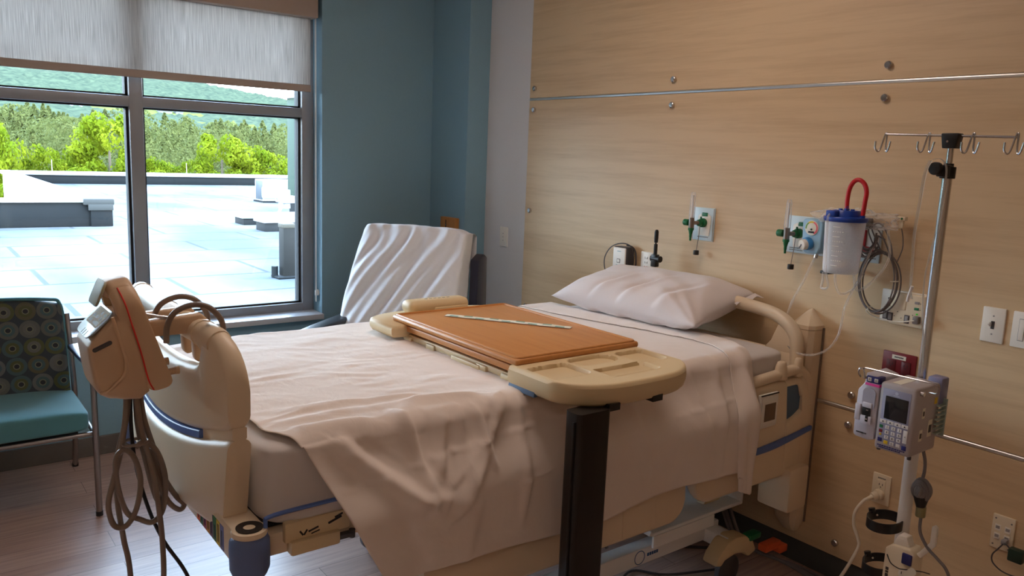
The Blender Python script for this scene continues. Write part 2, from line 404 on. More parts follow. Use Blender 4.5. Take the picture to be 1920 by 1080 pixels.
# roller blind
bl = thing('roller_blind', 'half-lowered grey roller blind covering the upper part of the window', 'blind', (.45, 4.44, 2.37))
MB().box((WX0+.005, 4.385, 2.322), (1.945, 4.475, 2.425), .004).build('fascia', M_fascia, bl)
def blind_mat():
    m = bpy.data.materials.new('blind_mesh_fabric'); nt, N, L, P = nodes(m)
    tc = N.new('ShaderNodeTexCoord'); mp = N.new('ShaderNodeMapping'); mp.inputs['Scale'].default_value = (260, 1, 6); L.new(tc.outputs['Object'], mp.inputs['Vector'])
    nz = N.new('ShaderNodeTexNoise'); nz.inputs['Scale'].default_value = 1; nz.inputs['Detail'].default_value = 3; L.new(mp.outputs['Vector'], nz.inputs['Vector'])
    cr = N.new('ShaderNodeValToRGB'); cr.color_ramp.elements[0].position = .35; cr.color_ramp.elements[0].color = (.42, .38, .35, 1); cr.color_ramp.elements[1].position = .65; cr.color_ramp.elements[1].color = (.62, .57, .53, 1)
    L.new(nz.outputs['Fac'], cr.inputs[0]); L.new(cr.outputs[0], P.inputs['Base Color']); P.inputs['Roughness'].default_value = .9
    tl = N.new('ShaderNodeBsdfTranslucent'); L.new(cr.outputs[0], tl.inputs[0])
    tr = N.new('ShaderNodeBsdfTransparent'); tr.inputs[0].default_value = (1, 1, 1, 1)
    m1 = N.new('ShaderNodeMixShader'); m1.inputs[0].default_value = .55; L.new(P.outputs[0], m1.inputs[1]); L.new(tl.outputs[0], m1.inputs[2])
    m2 = N.new('ShaderNodeMixShader'); m2.inputs[0].default_value = .045; L.new(m1.outputs[0], m2.inputs[1]); L.new(tr.outputs[0], m2.inputs[2])
    L.new(m2.outputs[0], N['Material Output'].inputs[0]); return m
MB().box((WX0+.02, 4.447, 1.94), (1.925, 4.4476, 2.34)).build('fabric', blind_mat(), bl, smooth=False)
MB().box((WX0+.02, 4.438, 1.918), (1.925, 4.456, 1.957), .004).build('hem_bar', M_fascia, bl)
ch = MB().tube([(1.948, 4.425, 2.33), (1.949, 4.425, 1.6), (1.95, 4.425, .76), (1.951, 4.432, .742), (1.952, 4.44, .76), (1.95, 4.44, 1.6), (1.949, 4.44, 2.33)], .0022, 6, 4).build('chain', M_white, bl)
MB().lathe([(0, .009), (.016, .009), (.018, .006), (.018, 0)], (1.964, 4.432, .752), (-1, 0, 0)).box((1.945, 4.425, .735), (1.964, 4.44, .765), .003).build('chain_tensioner', M_white, bl)

# ------------------------------------------------------------------ hospital bed
BY = 2.23                                   # bed centre line
bed = thing('hospital_bed', 'cream hospital bed with panelled footboard, side rails and blue corner bumpers', 'bed', (1.65, BY, 0))
def bowx(y): return .543+.048*((y-BY)/.46)**2
def splitz(y): return .884+.064*(abs(y-BY)/.46)**2
FY0, FY1 = BY-.462, BY+.462
ysm = sorted(set([FY0+.0005, FY0+.004, FY0+.01, FY0+.02, FY0+.035, FY0+.055, FY0+.08, FY0+.11, FY0+.14, FY0+.17]+linspace(FY0+.2, FY1-.2, 29)+[FY1-.0005, FY1-.004, FY1-.01, FY1-.02, FY1-.035, FY1-.055, FY1-.08, FY1-.11, FY1-.14, FY1-.17]))
def corner(y, r):
    d = min(y-FY0, FY1-y)
    return 0 if d >= r else r-math.sqrt(max(0, r*r-(r-d)**2))
TOPZ = 1.190
def ztop(y): return TOPZ-.02*(abs(y-BY)/.46)**2-corner(y, .115)
HY = .335
def fhole(y):
    d = abs(y-BY)
    if d > HY: return None
    e = HY-d; r = .045; q = 0 if e > r else r-math.sqrt(max(0, r*r-(r-e)**2))
    lo, hi = 1.062+.022*(d/HY)**3+q, 1.190-.02*(d/.46)**2-.058-q*.75
    return (lo, max(hi, lo+.001))
ys2 = sorted(ysm+[BY-HY+q for q in (.0005, .004, .012, .025, .045, .07)]+[BY+HY-q for q in (.0005, .004, .012, .025, .045, .07)])
mb = MB()
def Pf(y, z, o): return V((bowx(y)+o, y, z))
spans(mb, ys2, lambda y: splitz(y)+.5*corner(y, .03), ztop, fhole, Pf, .052, .024)
mb.build('footboard', M_cream, bed, angle=50)
# fat grip rail along the top edge
mb = MB().tube([(bowx(y), y, ztop(y)-.029) for y in linspace(FY0+.085, FY1-.085, 31)], .031, 14, 2)
for y in (BY-.30, BY-.05, BY+.30): mb.tube([(bowx(y), y-.006, ztop(y)-.029), (bowx(y), y+.006, ztop(y)-.029)], .0335, 14, 0)
gr = mb.build('grip_rail', M_cream, bed)
mb = MB(); spans(mb, ysm, lambda y: .692+corner(y, .05), lambda y: splitz(y)-.014-.3*corner(y, .02), None, lambda y, z, o: V((bowx(y)+o-.004-.01*math.sin((z-.69)/.2*PI), y, z)), .056, .024)
mb.build('lower_foot_panel', M_cream, bed, angle=50)
mb = MB(); spans(mb, [y for y in ysm if abs(y-BY) < .33], lambda y: splitz(y)-.017, lambda y: splitz(y)+.004, None, lambda y, z, o: V((bowx(y)+o-.002, y, z)), .05, .004)
mb.build('blue_stripe', M_bluep, bed)
mb = MB(); spans(mb, [y for y in ysm if abs(y-BY) >= .3 and y < BY], lambda y: splitz(y)-.02, lambda y: splitz(y)+.01, None, lambda y, z, o: V((bowx(y)+o, y, z)), .034, .004)
mb.build('panel_bracket', M_cream, bed)
# deck frame: foot beam with colour stickers, long side rails
FBX = .545
mb = MB().prism([(1.70, .745), (1.70, .668), (2.76, .668), (2.76, .745)], (FBX+.075, 0, 0), (0, 1, 0), (0, 0, 1), -.075, .012) if False else MB().box((FBX, 1.675, .662), (FBX+.075, 2.785, .748), .01)
mb.build('foot_beam', M_cream, bed)
for y0, y1 in ((1.70, 1.745), (2.715, 2.76)):
    MB().box((FBX+.05, y0, .655), (2.66, y1, .712), .008).build('side_beam', M_cream, bed)
MB().box((.64, 1.75, .68), (2.62, 2.71, .712), .006).build('deck', M_dgrey, bed)
cols = [(235, 98, 52), (60, 130, 98), (170, 70, 110), (215, 150, 50), (120, 84, 110), (42, 122, 72), (225, 190, 40), (112, 116, 172)]
y = 1.955
for i, c in enumerate(cols):
    st = MB().box((FBX-.0016, y-.0255, .674), (FBX+.001, y-.001, .733)).build('colour_label', mat('sticker_%d' % i, c, .5, var=.02), bed, smooth=False)
    mb = MB()
    for k in range(2): mb.box((FBX-.0021, y-.012-.006*k, .682), (FBX-.0015, y-.0095-.006*k, .726-.006*(i % 3)))
    mb.build('label_print', M_ink, st, smooth=False)
    y -= .0255
mb = MB()
for k, (dy, dz, w, h) in enumerate(((.0, .0, .004, .016), (-.007, .004, .012, .003), (.008, .008, .006, .004), (-.004, -.008, .01, .003), (.012, -.005, .003, .01))): mb.box((FBX-.0015, 1.985+dy-w/2, .70+dz-h/2), (FBX+.001, 1.985+dy+w/2, .70+dz+h/2))
mb.build('printed_symbol', M_ink, bed, smooth=False)
for (bx, by) in ((.583, 1.69), (.575, 2.70)):
    zt = .735 if bx < 1 else .62
    b_ = MB().lathe([(0, zt-.105), (.026, zt-.105), (.038, zt-.098), (.0445, zt-.082), (.0455, zt-.04), (.0445, zt-.016), (.038, zt-.004), (.03, zt)], (bx, by, 0)).build('corner_bumper', M_bump, bed)
    lab(b_, 'blue rubber corner roller')
    MB().lathe([(.0, zt), (.039, zt-.002), (.041, zt+.004), (.039, zt+.010), (.03, zt+.011), (0, zt+.011)], (bx, by, 0)).box((bx-.02, by, zt-.001) if by < BY else (bx-.02, by-.06, zt-.001), (bx+.03, by+.06, zt+.0075) if by < BY else (bx+.03, by, zt+.0075), .004).build('bumper_bracket', M_cream, b_)
    MB().lathe([(.0, zt+.011), (.012, zt+.0105), (.014, zt+.0145), (.03, zt+.0145), (.03, zt+.010), (0, zt+.010)], (bx, by, 0)).build('bumper_hub', M_dark, b_)
# blue sheet holder rods along both sides near the foot
for y, s in ((1.675, 1), (2.785, -1)):
    MB().tube([(.615, y, .728), (.615, y, .758), (.622, y, .768), (.70, y, .772), (1.0, y, .772), (1.3, y, .772), (1.31, y, .76), (1.31, y+.02*s, .73)], .0052, 8, 3).build('sheet_holder', M_bluep, bed)
# crank block with decals under the near side beam
cb = MB().box((.675, 1.672, .655), (.80, 1.705, .690), .006).box((.665, 1.685, .685), (.83, 1.705, .735), .004).build('release_block', M_cream2, bed)
for k, (x, z, w, h, a) in enumerate(((.705, .703, .006, .02, .6), (.715, .703, .006, .02, -.6), (.735, .706, .036, .006, .25), (.74, .698, .03, .004, .2), (.79, .716, .05, .008, .3), (.80, .725, .03, .006, .3))):
    MB().box((x-w*.36, 1.6842, z-h*.36), (x+w*.36, 1.686, z+h*.36), rot=Matrix.Rotation(-a, 3, 'Y')).build('printed_mark', M_ink, cb, smooth=False)
MB().box((.80, 1.68, .66), (.84, 1.70, .672), .003).cyl((.838, 1.69, .656), (.838, 1.69, .676), .008).build('release_lever', M_dgrey, cb)

# side rails: outlines in the x-z plane at the near and far side of the mattress
def side_rail(x0, x1, z0, z1, yc, hole, name, rb=.09, rt=.05, tilt=0):
    def rc(x, r):
        d = min(x-x0, x1-x); return 0 if d >= r else r-math.sqrt(max(0, r*r-(r-d)**2))
    xs = [x0+q for q in (.0005, .004, .01, .02, .035, .05, .07, .09)]+linspace(x0+.1, x1-.1, 41)+[x1-q for q in (.0005, .004, .01, .02, .035, .05, .07, .09)]
    if hole:
        for e in (hole[0], hole[1]): xs += [e+d for d in (-.0008, .0008, .004, -.004, .01, -.01, .02, -.02)]
    xs = sorted(set(xs))
    def hf(x):
        if not hole or not (hole[0] <= x <= hole[1]): return None
        t = (x-hole[0])/(hole[1]-hole[0]); return (hole[2]+(hole[3]-hole[2])*.55*(1-smst(0, .8, t)) if False else hole[2]+.09*(1-smst(.0, .15, t))*0+(.035*t*t), hole[3]-.05*smst(.7, 1, t))
    sg = 1 if yc < BY else -1
    mb = MB(); spans(mb, xs, lambda x: z0+rc(x, rb)+tilt*(x-x0), lambda x: z1-rc(x, rt)+.0*x, hf, lambda x, z, o: V((x, yc+o+sg*.02*((z-z0)/(z1-z0))**2, z)), .042, .016)
    return mb
RY = 1.655
sr = side_rail(2.085, 2.765, .44, .812, RY, (2.60, 2.70, .655, .785), 'r')
sr.tube([(2.345, RY+.016, .828), (2.40, RY+.014, .829), (2.55, RY+.016, .836), (2.66, RY+.016, .842), (2.72, RY+.014, .825), (2.755, RY+.01, .77), (2.762, RY+.008, .70)], .021, 12, 5)
for hx, s in ((2.575, 1), (2.685, .85)): sr.rings([[V((hx+dx*.5*w*s, RY+.014+.017*math.cos(a)*w*s, z)) for a, dx in ((2*PI*k/14, .05*math.sin(2*PI*k/14)) for k in range(14))] for z, w in ((.82, 1.35), (.85, 1.2), (.872, 1.0), (.884, .8), (.888, .45))])
srail = sr.build('head_side_rail', M_cream, bed, angle=50)
MB().box((2.585, RY+.002, .64), (2.715, RY+.006, .80), .001).build('blue_backing', mat('slate_blue_plastic', (70, 98, 128), .5, var=.04), srail)
cp = MB().box((2.40, RY-.027, .662), (2.515, RY-.016, .792), .005).box((2.412, RY-.032, .674), (2.508, RY-.022, .780), .004).build('control_panel', M_white, srail)
MB().box((2.428, RY-.0335, .690), (2.493, RY-.031, .755), .001).build('display', M_brown, cp)
MB().box((2.408, RY-.0295, .786), (2.512, RY-.024, .790)).build('panel_seam', M_ink, cp)
kp = MB().box((2.352, RY-.024, .60), (2.384, RY-.0175, .792), .003).build('button_strip', M_lgrey, srail)
for z in (.768, .748, .726, .705, .69, .645, .632): MB().box((2.362, RY-.0252, z-.006), (2.374, RY-.0235, z+.006), .001).build('button', M_ink, kp)
mb = MB(); spans(mb, linspace(2.26, 2.76, 30), lambda x: .563+.045*smst(2.45, 2.9, x)**1.0, lambda x: .587+.035*smst(2.4, 2.9, x), None, lambda x, z, o: V((x, RY-.019+o, z)), .012, .003)
mb.build('rail_stripe', M_bluep, srail)
sr = side_rail(1.02, 2.045, .405, .765, RY+.006, (1.75, 1.9, .60, .70), 'f', .07)
sr.build('foot_side_rail', M_cream, bed, angle=50)
for x0, x1, nm in ((2.085, 2.765, 'head_side_rail'), (1.02, 2.045, 'foot_side_rail')):
    side_rail(x0, x1, .60, .90, 2*BY-RY, None, 'x').build(nm, M_cream, bed, angle=50)
for x in (1.2, 1.8, 2.2, 2.6): MB().box((x-.03, RY+.01, .60), (x+.03, 1.72, .70), .008).box((x-.03, 2*BY-1.72, .60), (x+.03, 2*BY-RY-.01, .70), .008).build('rail_arm', M_steel, bed)

# headboard
HX = 2.70
mb = MB().tube([(HX, 1.69, .55), (HX, 1.688, .80), (HX, 1.69, .90), (HX, 1.705, .97), (HX, 1.77, 1.022), (HX, 1.9, 1.045), (HX, BY, 1.055), (HX, 2*BY-1.9, 1.045), (HX, 2*BY-1.77, 1.022), (HX, 2*BY-1.705, .97), (HX, 2*BY-1.69, .90), (HX, 2*BY-1.688, .80), (HX, 2*BY-1.69, .55)], .026, 14, 6)
mb.box((HX-.018, 1.70, .56), (HX+.018, 2*BY-1.70, .90), .012)
mb.prism([(1.70, .86), (1.86, .86), (1.80, .93), (1.765, 1.02), (1.72, 1.0), (1.70, .93)], (HX+.015, 0, 0), (0, 1, 0), (0, 0, 1), -.03, .006)
mb.build('headboard', M_cream, bed)
MB().box((2.60, 1.60, .30), (2.725, 1.74, .475), .012).build('head_bracket', M_cream, bed)
MB().box((2.66, 1.76, .43), (2.74, 2.70, .55), .015).build('head_beam', M_whitem, bed)
# folded infusion pole clipped to the headboard
mb = MB().cyl((2.735, 2.475, .85), (2.735, 2.475, 1.14), .0105)
pole = mb.build('stowed_pole', M_ivory, bed)
MB().box((2.722, 2.459, 1.128), (2.748, 2.489, 1.185), .003).cyl((2.735, 2.475, 1.18), (2.735, 2.475, 1.232), .0085).cyl((2.735, 2.494, 1.165), (2.735, 2.442, 1.165), .015, n=16).cyl((2.735, 2.475, 1.232), (2.735, 2.475, 1.24), .004).lathe([(0, 1.237), (.0085, 1.239), (.0095, 1.26), (.0095, 1.288), (.006, 1.297), (0, 1.299)], (2.735, 2.475, 0)).build('pole_clamp', M_black, pole)

# undercarriage
for y in (1.86, 2.60):
    mb = MB().box((1.38, y-.03, .15), (2.5, y+.03, .215), .006); mb.build('base_rail', M_whitem, bed)
for x in (1.45, 2.45): MB().box((x-.035, 1.72, .145), (x+.035, 2.74, .2), .006).build('cross_rail', M_whitem, bed)
for x in (1.45, 2.45):
    for y in (1.74, 2.72):
        c = MB().lathe([(0, -.018), (.05, -.018), (.061, -.010), (.062, .010), (.05, .018), (0, .018)], (x, y, .062), (0, 1, 0), 28).build('caster', M_dgrey, bed)
        MB().prism([(-.115, .115), (-.10, .15), (-.05, .195), (.0, .205), (.06, .195), (.11, .16), (.135, .115), (.085, .10), (.06, .125), (0, .135), (-.06, .125), (-.08, .105)], (x, y-.035, 0), (1, 0, 0), (0, 0, 1), -.07, .01).build('caster_cover', M_cream2, c)
MB().box((2.53, 1.70, .165), (2.60, 1.74, .19), .006).build('brake_pedal', M_green, bed)
MB().box((2.58, 1.66, .12), (2.68, 1.70, .15), .006).box((2.66, 1.65, .10), (2.71, 1.69, .13), .005).build('steer_pedal', mat('orange_plastic', (214, 92, 48), .5), bed)
for x, dx in ((2.42, .30), (1.2, .25)):
    for y in (1.88, 2.58): MB().prism([(x-.04, .20), (x+.05, .19), (x+dx+.05, .62), (x+dx-.03, .66), (x+dx-.07, .60)], (0, y-.02, 0), (1, 0, 0), (0, 0, 1), -.04, .006).build('lift_arm', M_cream2, bed)
mb = MB().prism([(2.06, .275), (2.08, .268), (2.60, .268), (2.612, .45), (2.600, .45), (2.588, .281), (2.08, .281), (2.07, .290)], (0, 2.60, 0), (1, 0, 0), (0, 0, 1), .80, .002)
mb.box((2.08, 1.795, .225), (2.42, 1.803, .270))
mb.build('equipment_tray', mat('glossy_white_tray', (236, 238, 240), .3, var=.02), bed)
mb = MB()
for y in (1.95, 2.0, 2.06): mb.tube([(1.4, y, .26), (1.75, y+.02, .235), (2.0, y-.01, .225), (2.2, y, .27), (2.3, y, .37)], .008, 8, 5)
mb.tube([(1.95, 1.9, .22), (1.9, 1.93, .38), (1.92, 1.95, .55), (1.94, 1.98, .68)], .007, 8, 5)
mb.build('cable_harness', M_cable, bed)
MB().cyl((1.86, 1.95, .22), (1.98, 1.95, .66), .016).build('lift_actuator', M_steel, bed)
lg = MB()
lg.lathe([(.024, 0), (.027, 0), (.027, .0008), (.024, .0008), (.024, 0)], (2.05, 1.8295, .183), (0, -1, 0), 24)
lg.build('printed_ring', mat('blue_ink', (50, 90, 140), .5), bed, smooth=False)
for k in range(5): MB().box((2.09+.012*k, 1.8288, .178), (2.099+.012*k, 1.8302, .190)).build('printed_letter', mat('blue_ink', (50, 90, 140), .5), bed, smooth=False)

# mattress
def superbox(mb, x0, x1, y0, y1, z0, z1, p=9, pz=4, nu=64, nv=64, f=None):
    cx, cy, cz = (x0+x1)/2, (y0+y1)/2, (z0+z1)/2; a, b_, c = (x1-x0)/2, (y1-y0)/2, (z1-z0)/2
    def S(w, m): return math.copysign(abs(w)**m, w)
    def g(u, v):
        th = 2*PI*u; ph = -PI/2+PI*v
        P = V((cx+a*S(math.cos(ph), 2/pz)*S(math.cos(th), 2/p), cy+b_*S(math.cos(ph), 2/pz)*S(math.sin(th), 2/p), cz+c*S(math.sin(ph), 2/pz)))
        return f(P) if f else P
    return mb.grid(g, nu, nv, closeu=True)
mt = MB(); 
def mnoise(P): return P+V((0, -1, 0))*(.004*fbm((P.x*7, P.y*3, P.z*9)) if P.y < 1.8 else 0)+V((-1, 0, 0))*(.004*fbm((P.x*7, P.y*6, P.z*9)) if P.x < .75 else 0)
superbox(mt, .624, 2.655, 1.69, 2.77, .713, .925, 22, 13, 200, 72, mnoise)
tag(mt.build('mattress', M_fitted, base=(1.63, BY, .713), angle=80), 'thick mattress in a pale fitted sheet lying on the hospital bed', 'mattress')

# ------------------------------------------------------------------ top sheet: a surface u along the bed, t across it and down the near side
ZT, YN, YF, RC = .936, 1.683, 2.777, .045
HANG = .352
def xsec(t):
    """arc length t: 0 at the far hem, runs over the top, down the near side. returns point (y,z) and normal (ny,nz)"""
    far = .10
    if t < far: return YF+.002, ZT-RC-(far-t), 1, 0
    t -= far; q = RC*PI/2
    if t < q:
        a = t/RC; return YF-RC+RC*math.cos(a), ZT-RC+RC*math.sin(a), math.cos(a), math.sin(a)
    t -= q; w = YF-YN-2*RC
    if t < w: return YF-RC-t, ZT, 0, 1
    t -= w
    if t < q:
        a = t/RC; return YN+RC-RC*math.sin(a), ZT-RC+RC*math.cos(a), -math.sin(a), math.cos(a)
    t -= q
    return YN-.085*smst(-.02, .17, t), ZT-RC-t, -1, .0
T_TOPN = .10+RC*PI/2+(YF-YN-2*RC)        # where the near corner starts
def seg_d(px, pz, a, b_):
    ax, az = a; bx, bz = b_; dx, dz = bx-ax, bz-az; L2 = dx*dx+dz*dz
    t = max(0, min(1, ((px-ax)*dx+(pz-az)*dz)/L2)); cx, cz = ax+t*dx, az+t*dz
    cr = (px-ax)*dz-(pz-az)*dx
    return math.hypot(px-cx, pz-cz), t, (1 if cr > 0 else -1)
# folds hanging on the near side: (x,h) start and end, width, height; h is the distance below the top edge
FOLDS = [((.80, .02), (1.00, .185), .020, .030), ((.98, -.03), (1.02, .17), .016, .020), ((1.00, .17), (1.06, .19), .02, .014),
         ((.86, .03), (.95, .10), .012, -.020), ((1.04, -.01), (1.02, .12), .012, -.018), ((1.10, .0), (1.05, .13), .013, .016),
         ((1.15, -.01), (1.13, .17), .010, .011), ((1.20, .0), (1.22, .15), .010, .012), ((1.29, -.01), (1.08, .24), .022, .018), ((1.25, .0), (1.21, .10), .008, -.010),
         ((1.34, .0), (1.30, .34), .016, .012), ((1.42, .02), (1.45, .36), .020, -.008), ((1.52, .0), (1.50, .36), .03, .008), ((.92, .2), (1.0, .40), .03, -.010),
         ((1.16, .2), (1.10, .40), .03, .010), ((1.75, .0), (1.80, .36), .03, .010), ((1.95, .0), (1.86, .36), .03, -.010), ((2.05, .0), (2.10, .30), .02, .010), ((2.2, .0), (2.14, .36), .025, .012), ((2.32, .01), (2.36, .36), .02, .010),
         ((.72, -.06), (.90, -.02), .02, .012), ((.70, -.12), (1.2, -.08), .02, .008), ((.75, -.2), (1.1, -.14), .018, .008), ((1.05, -.10), (1.25, -.05), .015, .010)]
CREASE = [((.74, .12), (1.10, .085)), ((1.10, .085), (1.50, .055)), ((1.50, .0), (1.49, .40)), ((1.28, .03), (1.08, .16)), ((1.29, .20), (1.55, .16)), ((1.7, .14), (2.25, .12))]
def wr(x, t, h):
    d = .0035*fbm((x*5, t*9, 1.3), 5)
    foot = 1-smst(.9, 1.7, x)
    d += .0045*foot*(noise.noise(V((x*4+t*3, t*16-x*5+2*noise.noise(V((x*4, t*4, 1))), 4.1)))**2*1.6)*(1-smst(.02, .10, h))
    d += .0018*(noise.noise(V((x*3+2*noise.noise(V((x*2, t*5, 3))), t*24+3*noise.noise(V((x*3, t*4, 8))), 9.1))))*(1-smst(-.05, .10, h))*(.25+.75*foot)
    if h > -.3:
        for a, b_, w, amp in FOLDS:
            dd, k, sd = seg_d(x, h, a, b_)
            if dd < 4*w:
                wl = w*(.75 if sd > 0 else 1.5); e = smst(0, .25, k+.12)*smst(0, .3, 1.12-k)
                d += amp*math.exp(-(dd/wl)**2)*e
        for a, b_ in CREASE:
            dd, k, sd = seg_d(x, h, a, b_)
            if dd < .03: d += .003*math.exp(-(dd/.0045)**2)-.0012*sd*math.exp(-(dd/.02)**2)
        d += smst(.0, .35, h)*.008*math.sin(x*13+1.2*math.sin(h*9))*smst(0, .3, h)
    return d
def sheet_pt(u, v):
    # rows: v across, u along; the hem on the near side runs off diagonally at the foot corner
    t = v*(T_TOPN+RC*PI/2+HANG)
    h = t-T_TOPN-RC*.8                      # distance below the top edge
    x0 = .655+.05*smst(-.12, .02, h)+.46*max(0, h)
    yy = xsec(t)[0]
    x1 = 2.34+.112*smst(2.75, 1.88, yy)-.08*smst(1.84, 1.68, yy)-.06*smst(0, .22, h)
    x = x0+(x1-x0)*u
    # hem dips a little in waves
    if h > 0: t = min(t, t-(.012*math.sin(x*7+.5)+.012)*smst(.2, HANG, h))
    y, z, ny, nz = xsec(t)
    d = wr(x, t, h)
    foot_lift = .006
    # flare of the free corner at the foot
    fl = .02*(1-smst(0, .25, x-x0))*smst(.05, .3, h)
    d += fl
    d += foot_lift
    if d < .006: d = .003+.003*math.exp((d-.006)/.005)
    return V((x, y+ny*d, z+nz*d-.02*smst(.3, 0, x-.62)*(1 if nz > .5 else 0)*.5))
mb = MB().grid(sheet_pt, 300, 260)
top_sheet = tag(mb.build('bed_sheet', M_sheet, base=(1.5, BY, .93), angle=180, thick=.0022), 'rumpled white top sheet draped over the mattress and down the near side', 'sheet')

def cuff_pt(u, v):
    t0 = .14; T1 = T_TOPN+RC*PI/2+.435
    t = t0+v*(T1-t0)
    y, z, ny, nz = xsec(t); h = t-T_TOPN-RC*.8
    yy = y
    xr = 2.35+.118*smst(2.75, 1.88, yy)-.075*smst(1.84, 1.68, yy)-.055*smst(0, .22, h)
    wd = .17-.05*smst(-.9, 0, h)-.04*smst(0, .45, h)
    x = xr-wd*(1-u)
    d = .012+wr(x, t, h)+.016*math.sin(u*PI)*smst(.0, .2, h)+.006*math.sin(u*9)*smst(.1, .3, h)+.018*math.exp(-((u-.6)/.25)**2)*math.exp(-((h-.05)/.08)**2)
    zz = z+nz*d
    if h > .4: zz += .035*abs(u-.72)*smst(.38, .45, h)
    return V((x, y+ny*d, zz))
mb = MB().grid(cuff_pt, 40, 240)
lab(mb.build('folded_end', M_sheet, top_sheet, angle=180, thick=.0025), 'turned-down end of the sheet hanging to a point')

# ------------------------------------------------------------------ pillow
def pillow():
    L, W, H = .76, .47, .086
    c = V((2.565, 2.325, 1.032)); ex = V((.10, -.985, .0)).normalized()       # long axis towards the camera side
    ey = V((.94, .10, .17)).normalized(); ey = (ey-ex*ey.dot(ex)).normalized(); ez = ex.cross(ey); ez = -ez if ez.z < 0 else ez
    def f(top):
        def g(u, v):
            a, b_ = 2*u-1, 2*v-1
            e = max(0, (1-abs(a)**4.5))**.62*max(0, (1-abs(b_)**3.6))**.58
            px = a*(1-.05*(1-abs(b_)**2)*abs(a)**5); py = b_*(1-.08*(1-abs(a)**2)*abs(b_)**5)
            z = H*e*(1.0 if top else .85)
            s = 1 if top else -1
            n = .012*noise.noise(V((px*2.6+py*1.2, py*2.0, 3*s)))*e
            rad = math.atan2(b_+1.15, 1.15-a); n += .004*math.sin(rad*22)*math.exp(-((1.0-a)/.45)**2)*e**.5
            n += .003*math.sin(a*15+3*noise.noise(V((a*2, 0, 7))))*math.exp(-((b_+1)/.4)**2)*e**.5
            for fa, fw, fh in ((-.38, .05, .007), (.02, .055, .010), (.5, .05, .006)):
                cc = fa+.22*(b_+.5); n -= fh*math.exp(-((a-cc)/fw)**2)*smst(.6, -.5, b_)*e**.5; n += fh*.8*math.exp(-((a-cc-.09)/fw)**2)*smst(.6, -.5, b_)*e**.5
            P = c+ex*(px*L/2)+ey*(py*W/2)+ez*(s*z+n+.006*math.sin(a*6)*(1-e))
            # flattened where it lies on the mattress
            if P.z < .952: P.z = .952+(P.z-.952)*.12
            if P.x > 2.80: P.x = 2.80+(P.x-2.80)*.2
            return P
        return g
    mb = MB().grid(f(True), 90, 64).grid(lambda u, v: f(False)(1-u, v), 90, 64)
    # open end of the pillowcase: a soft flap past the right-hand end
    def flap(s):
        def g(u, v):
            b_ = .25+.72*v; o = .030*u*(.4+1.0*v)
            P = c+ex*(L/2*.975+o)+ey*(b_*W/2*.93)+ez*(s*.006*(1-u)+.008*math.sin(v*11)*u+.004)
            if P.z < .95: P.z = .95
            return P
        return g
    mb.grid(flap(1), 6, 30).grid(flap(-1), 6, 30)
    return tag(mb.build('pillow', M_pillow, base=(2.575, 2.32, .94), angle=180, weld=True), 'plump white pillow leaning on the headboard end of the bed', 'pillow')
pillow()

# ------------------------------------------------------------------ overbed table
TX0, TX1, TY0, TY1, TT = 1.388, 1.895, 1.757, 2.495, 1.022
tb = thing('overbed_table', 'wheeled overbed table with cherry wood top and cream end trays spanning the bed', 'table', (1.43, 1.47, 0))
def top_h(u, v):
    x = TX0+(TX1-TX0)*u; y = TY0+(TY1-TY0)*v
    d = min(x-TX0, TX1-x, y-TY0, TY1-y)
    return V((x, y, TT+.004*math.exp(-((d-.008)/.009)**2)-(.010 if d < 1e-6 else 0)))
mb = MB().box((TX0, TY0, TT-.022), (TX1, TY1, TT-.001), .009, 3)
wt = mb.build('wood_top', M_cherry, tb)
rm = MB()
pts = [(p[0], p[1], TT-.001) for p in rrect((TX0+TX1)/2, (TY0+TY1)/2, TX1-TX0-.024, TY1-TY0-.024, .012, 4)]
rm.tube(pts, .0055, 8, 0, closed=True); rm.build('raised_rim', M_cherry, wt)
MB().box((TX0+.010, TY0+.015, TT-.047), (TX1-.02, TY1-.01, TT-.0265), .003).build('sliding_leaf', M_cherry, tb)
mb = MB().box((TX0+.02, TY0-.03, TT-.078), (TX0+.032, TY1+.01, TT-.058), .003).box((TX1-.03, TY0-.03, TT-.078), (TX1-.018, TY1+.01, TT-.058), .003).box((TX0+.03, TY0+.01, TT-.066), (TX1-.03, TY1-.02, TT-.060))
for y in (TY0+.04, TY0+.17, TY0+.47, TY0+.62): mb.box((TX0+.012, y, TT-.085), (TX0+.05, y+.055, TT-.062), .006)
mb.box((TX0+.008, TY0+.20, TT-.082), (TX0+.03, TY0+.36, TT-.066), .004)
mb.build('under_frame', M_cream2, tb)
# cream tray at the near end: a moulded block with pockets
def sd_rr(x, y, cx, cy, hx, hy, r):
    qx, qy = abs(x-cx)-hx+r, abs(y-cy)-hy+r
    return math.hypot(max(qx, 0), max(qy, 0))+min(max(qx, qy), 0)-r
NX0, NX1, NY1 = 1.372, 1.893, 1.775
def tray_edge(x):       # outer edge of the tray (towards the camera), bulging in the middle
    k = (x-(NX0+NX1)/2)/((NX1-NX0)/2)
    c = 1-abs(k)**3.2
    return 1.60-.135*max(0, c)**.62
pockets = [(1.462, 1.655, .072, .062, .02), (1.635, 1.700, .085, .040, .038), (1.655, 1.575, .10, .040, .012), (1.805, 1.665, .060, .062, .02)]
def tray_top(x, y):
    z = 1.004
    dd = min(sd_rr(x, y, *p) for p in pockets)
    return z-.046*smst(.003, -.010, dd)+.002*math.exp(-(dd/.005)**2)
xs = linspace(0, 1, 90)
def tgrid(u, v):
    x = NX0+(NX1-NX0)*u; e = tray_edge(x); k = v
    y = NY1+(e-NY1)*k; z = tray_top(x, y)
    dedge = min((y-e), x-NX0, NX1-x)
    z -= .012*(1-math.sqrt(max(0, 1-(1-min(1, max(0, dedge)/.012))**2)))
    return V((x, y, z))
mb = MB().grid(tgrid, 110, 80)
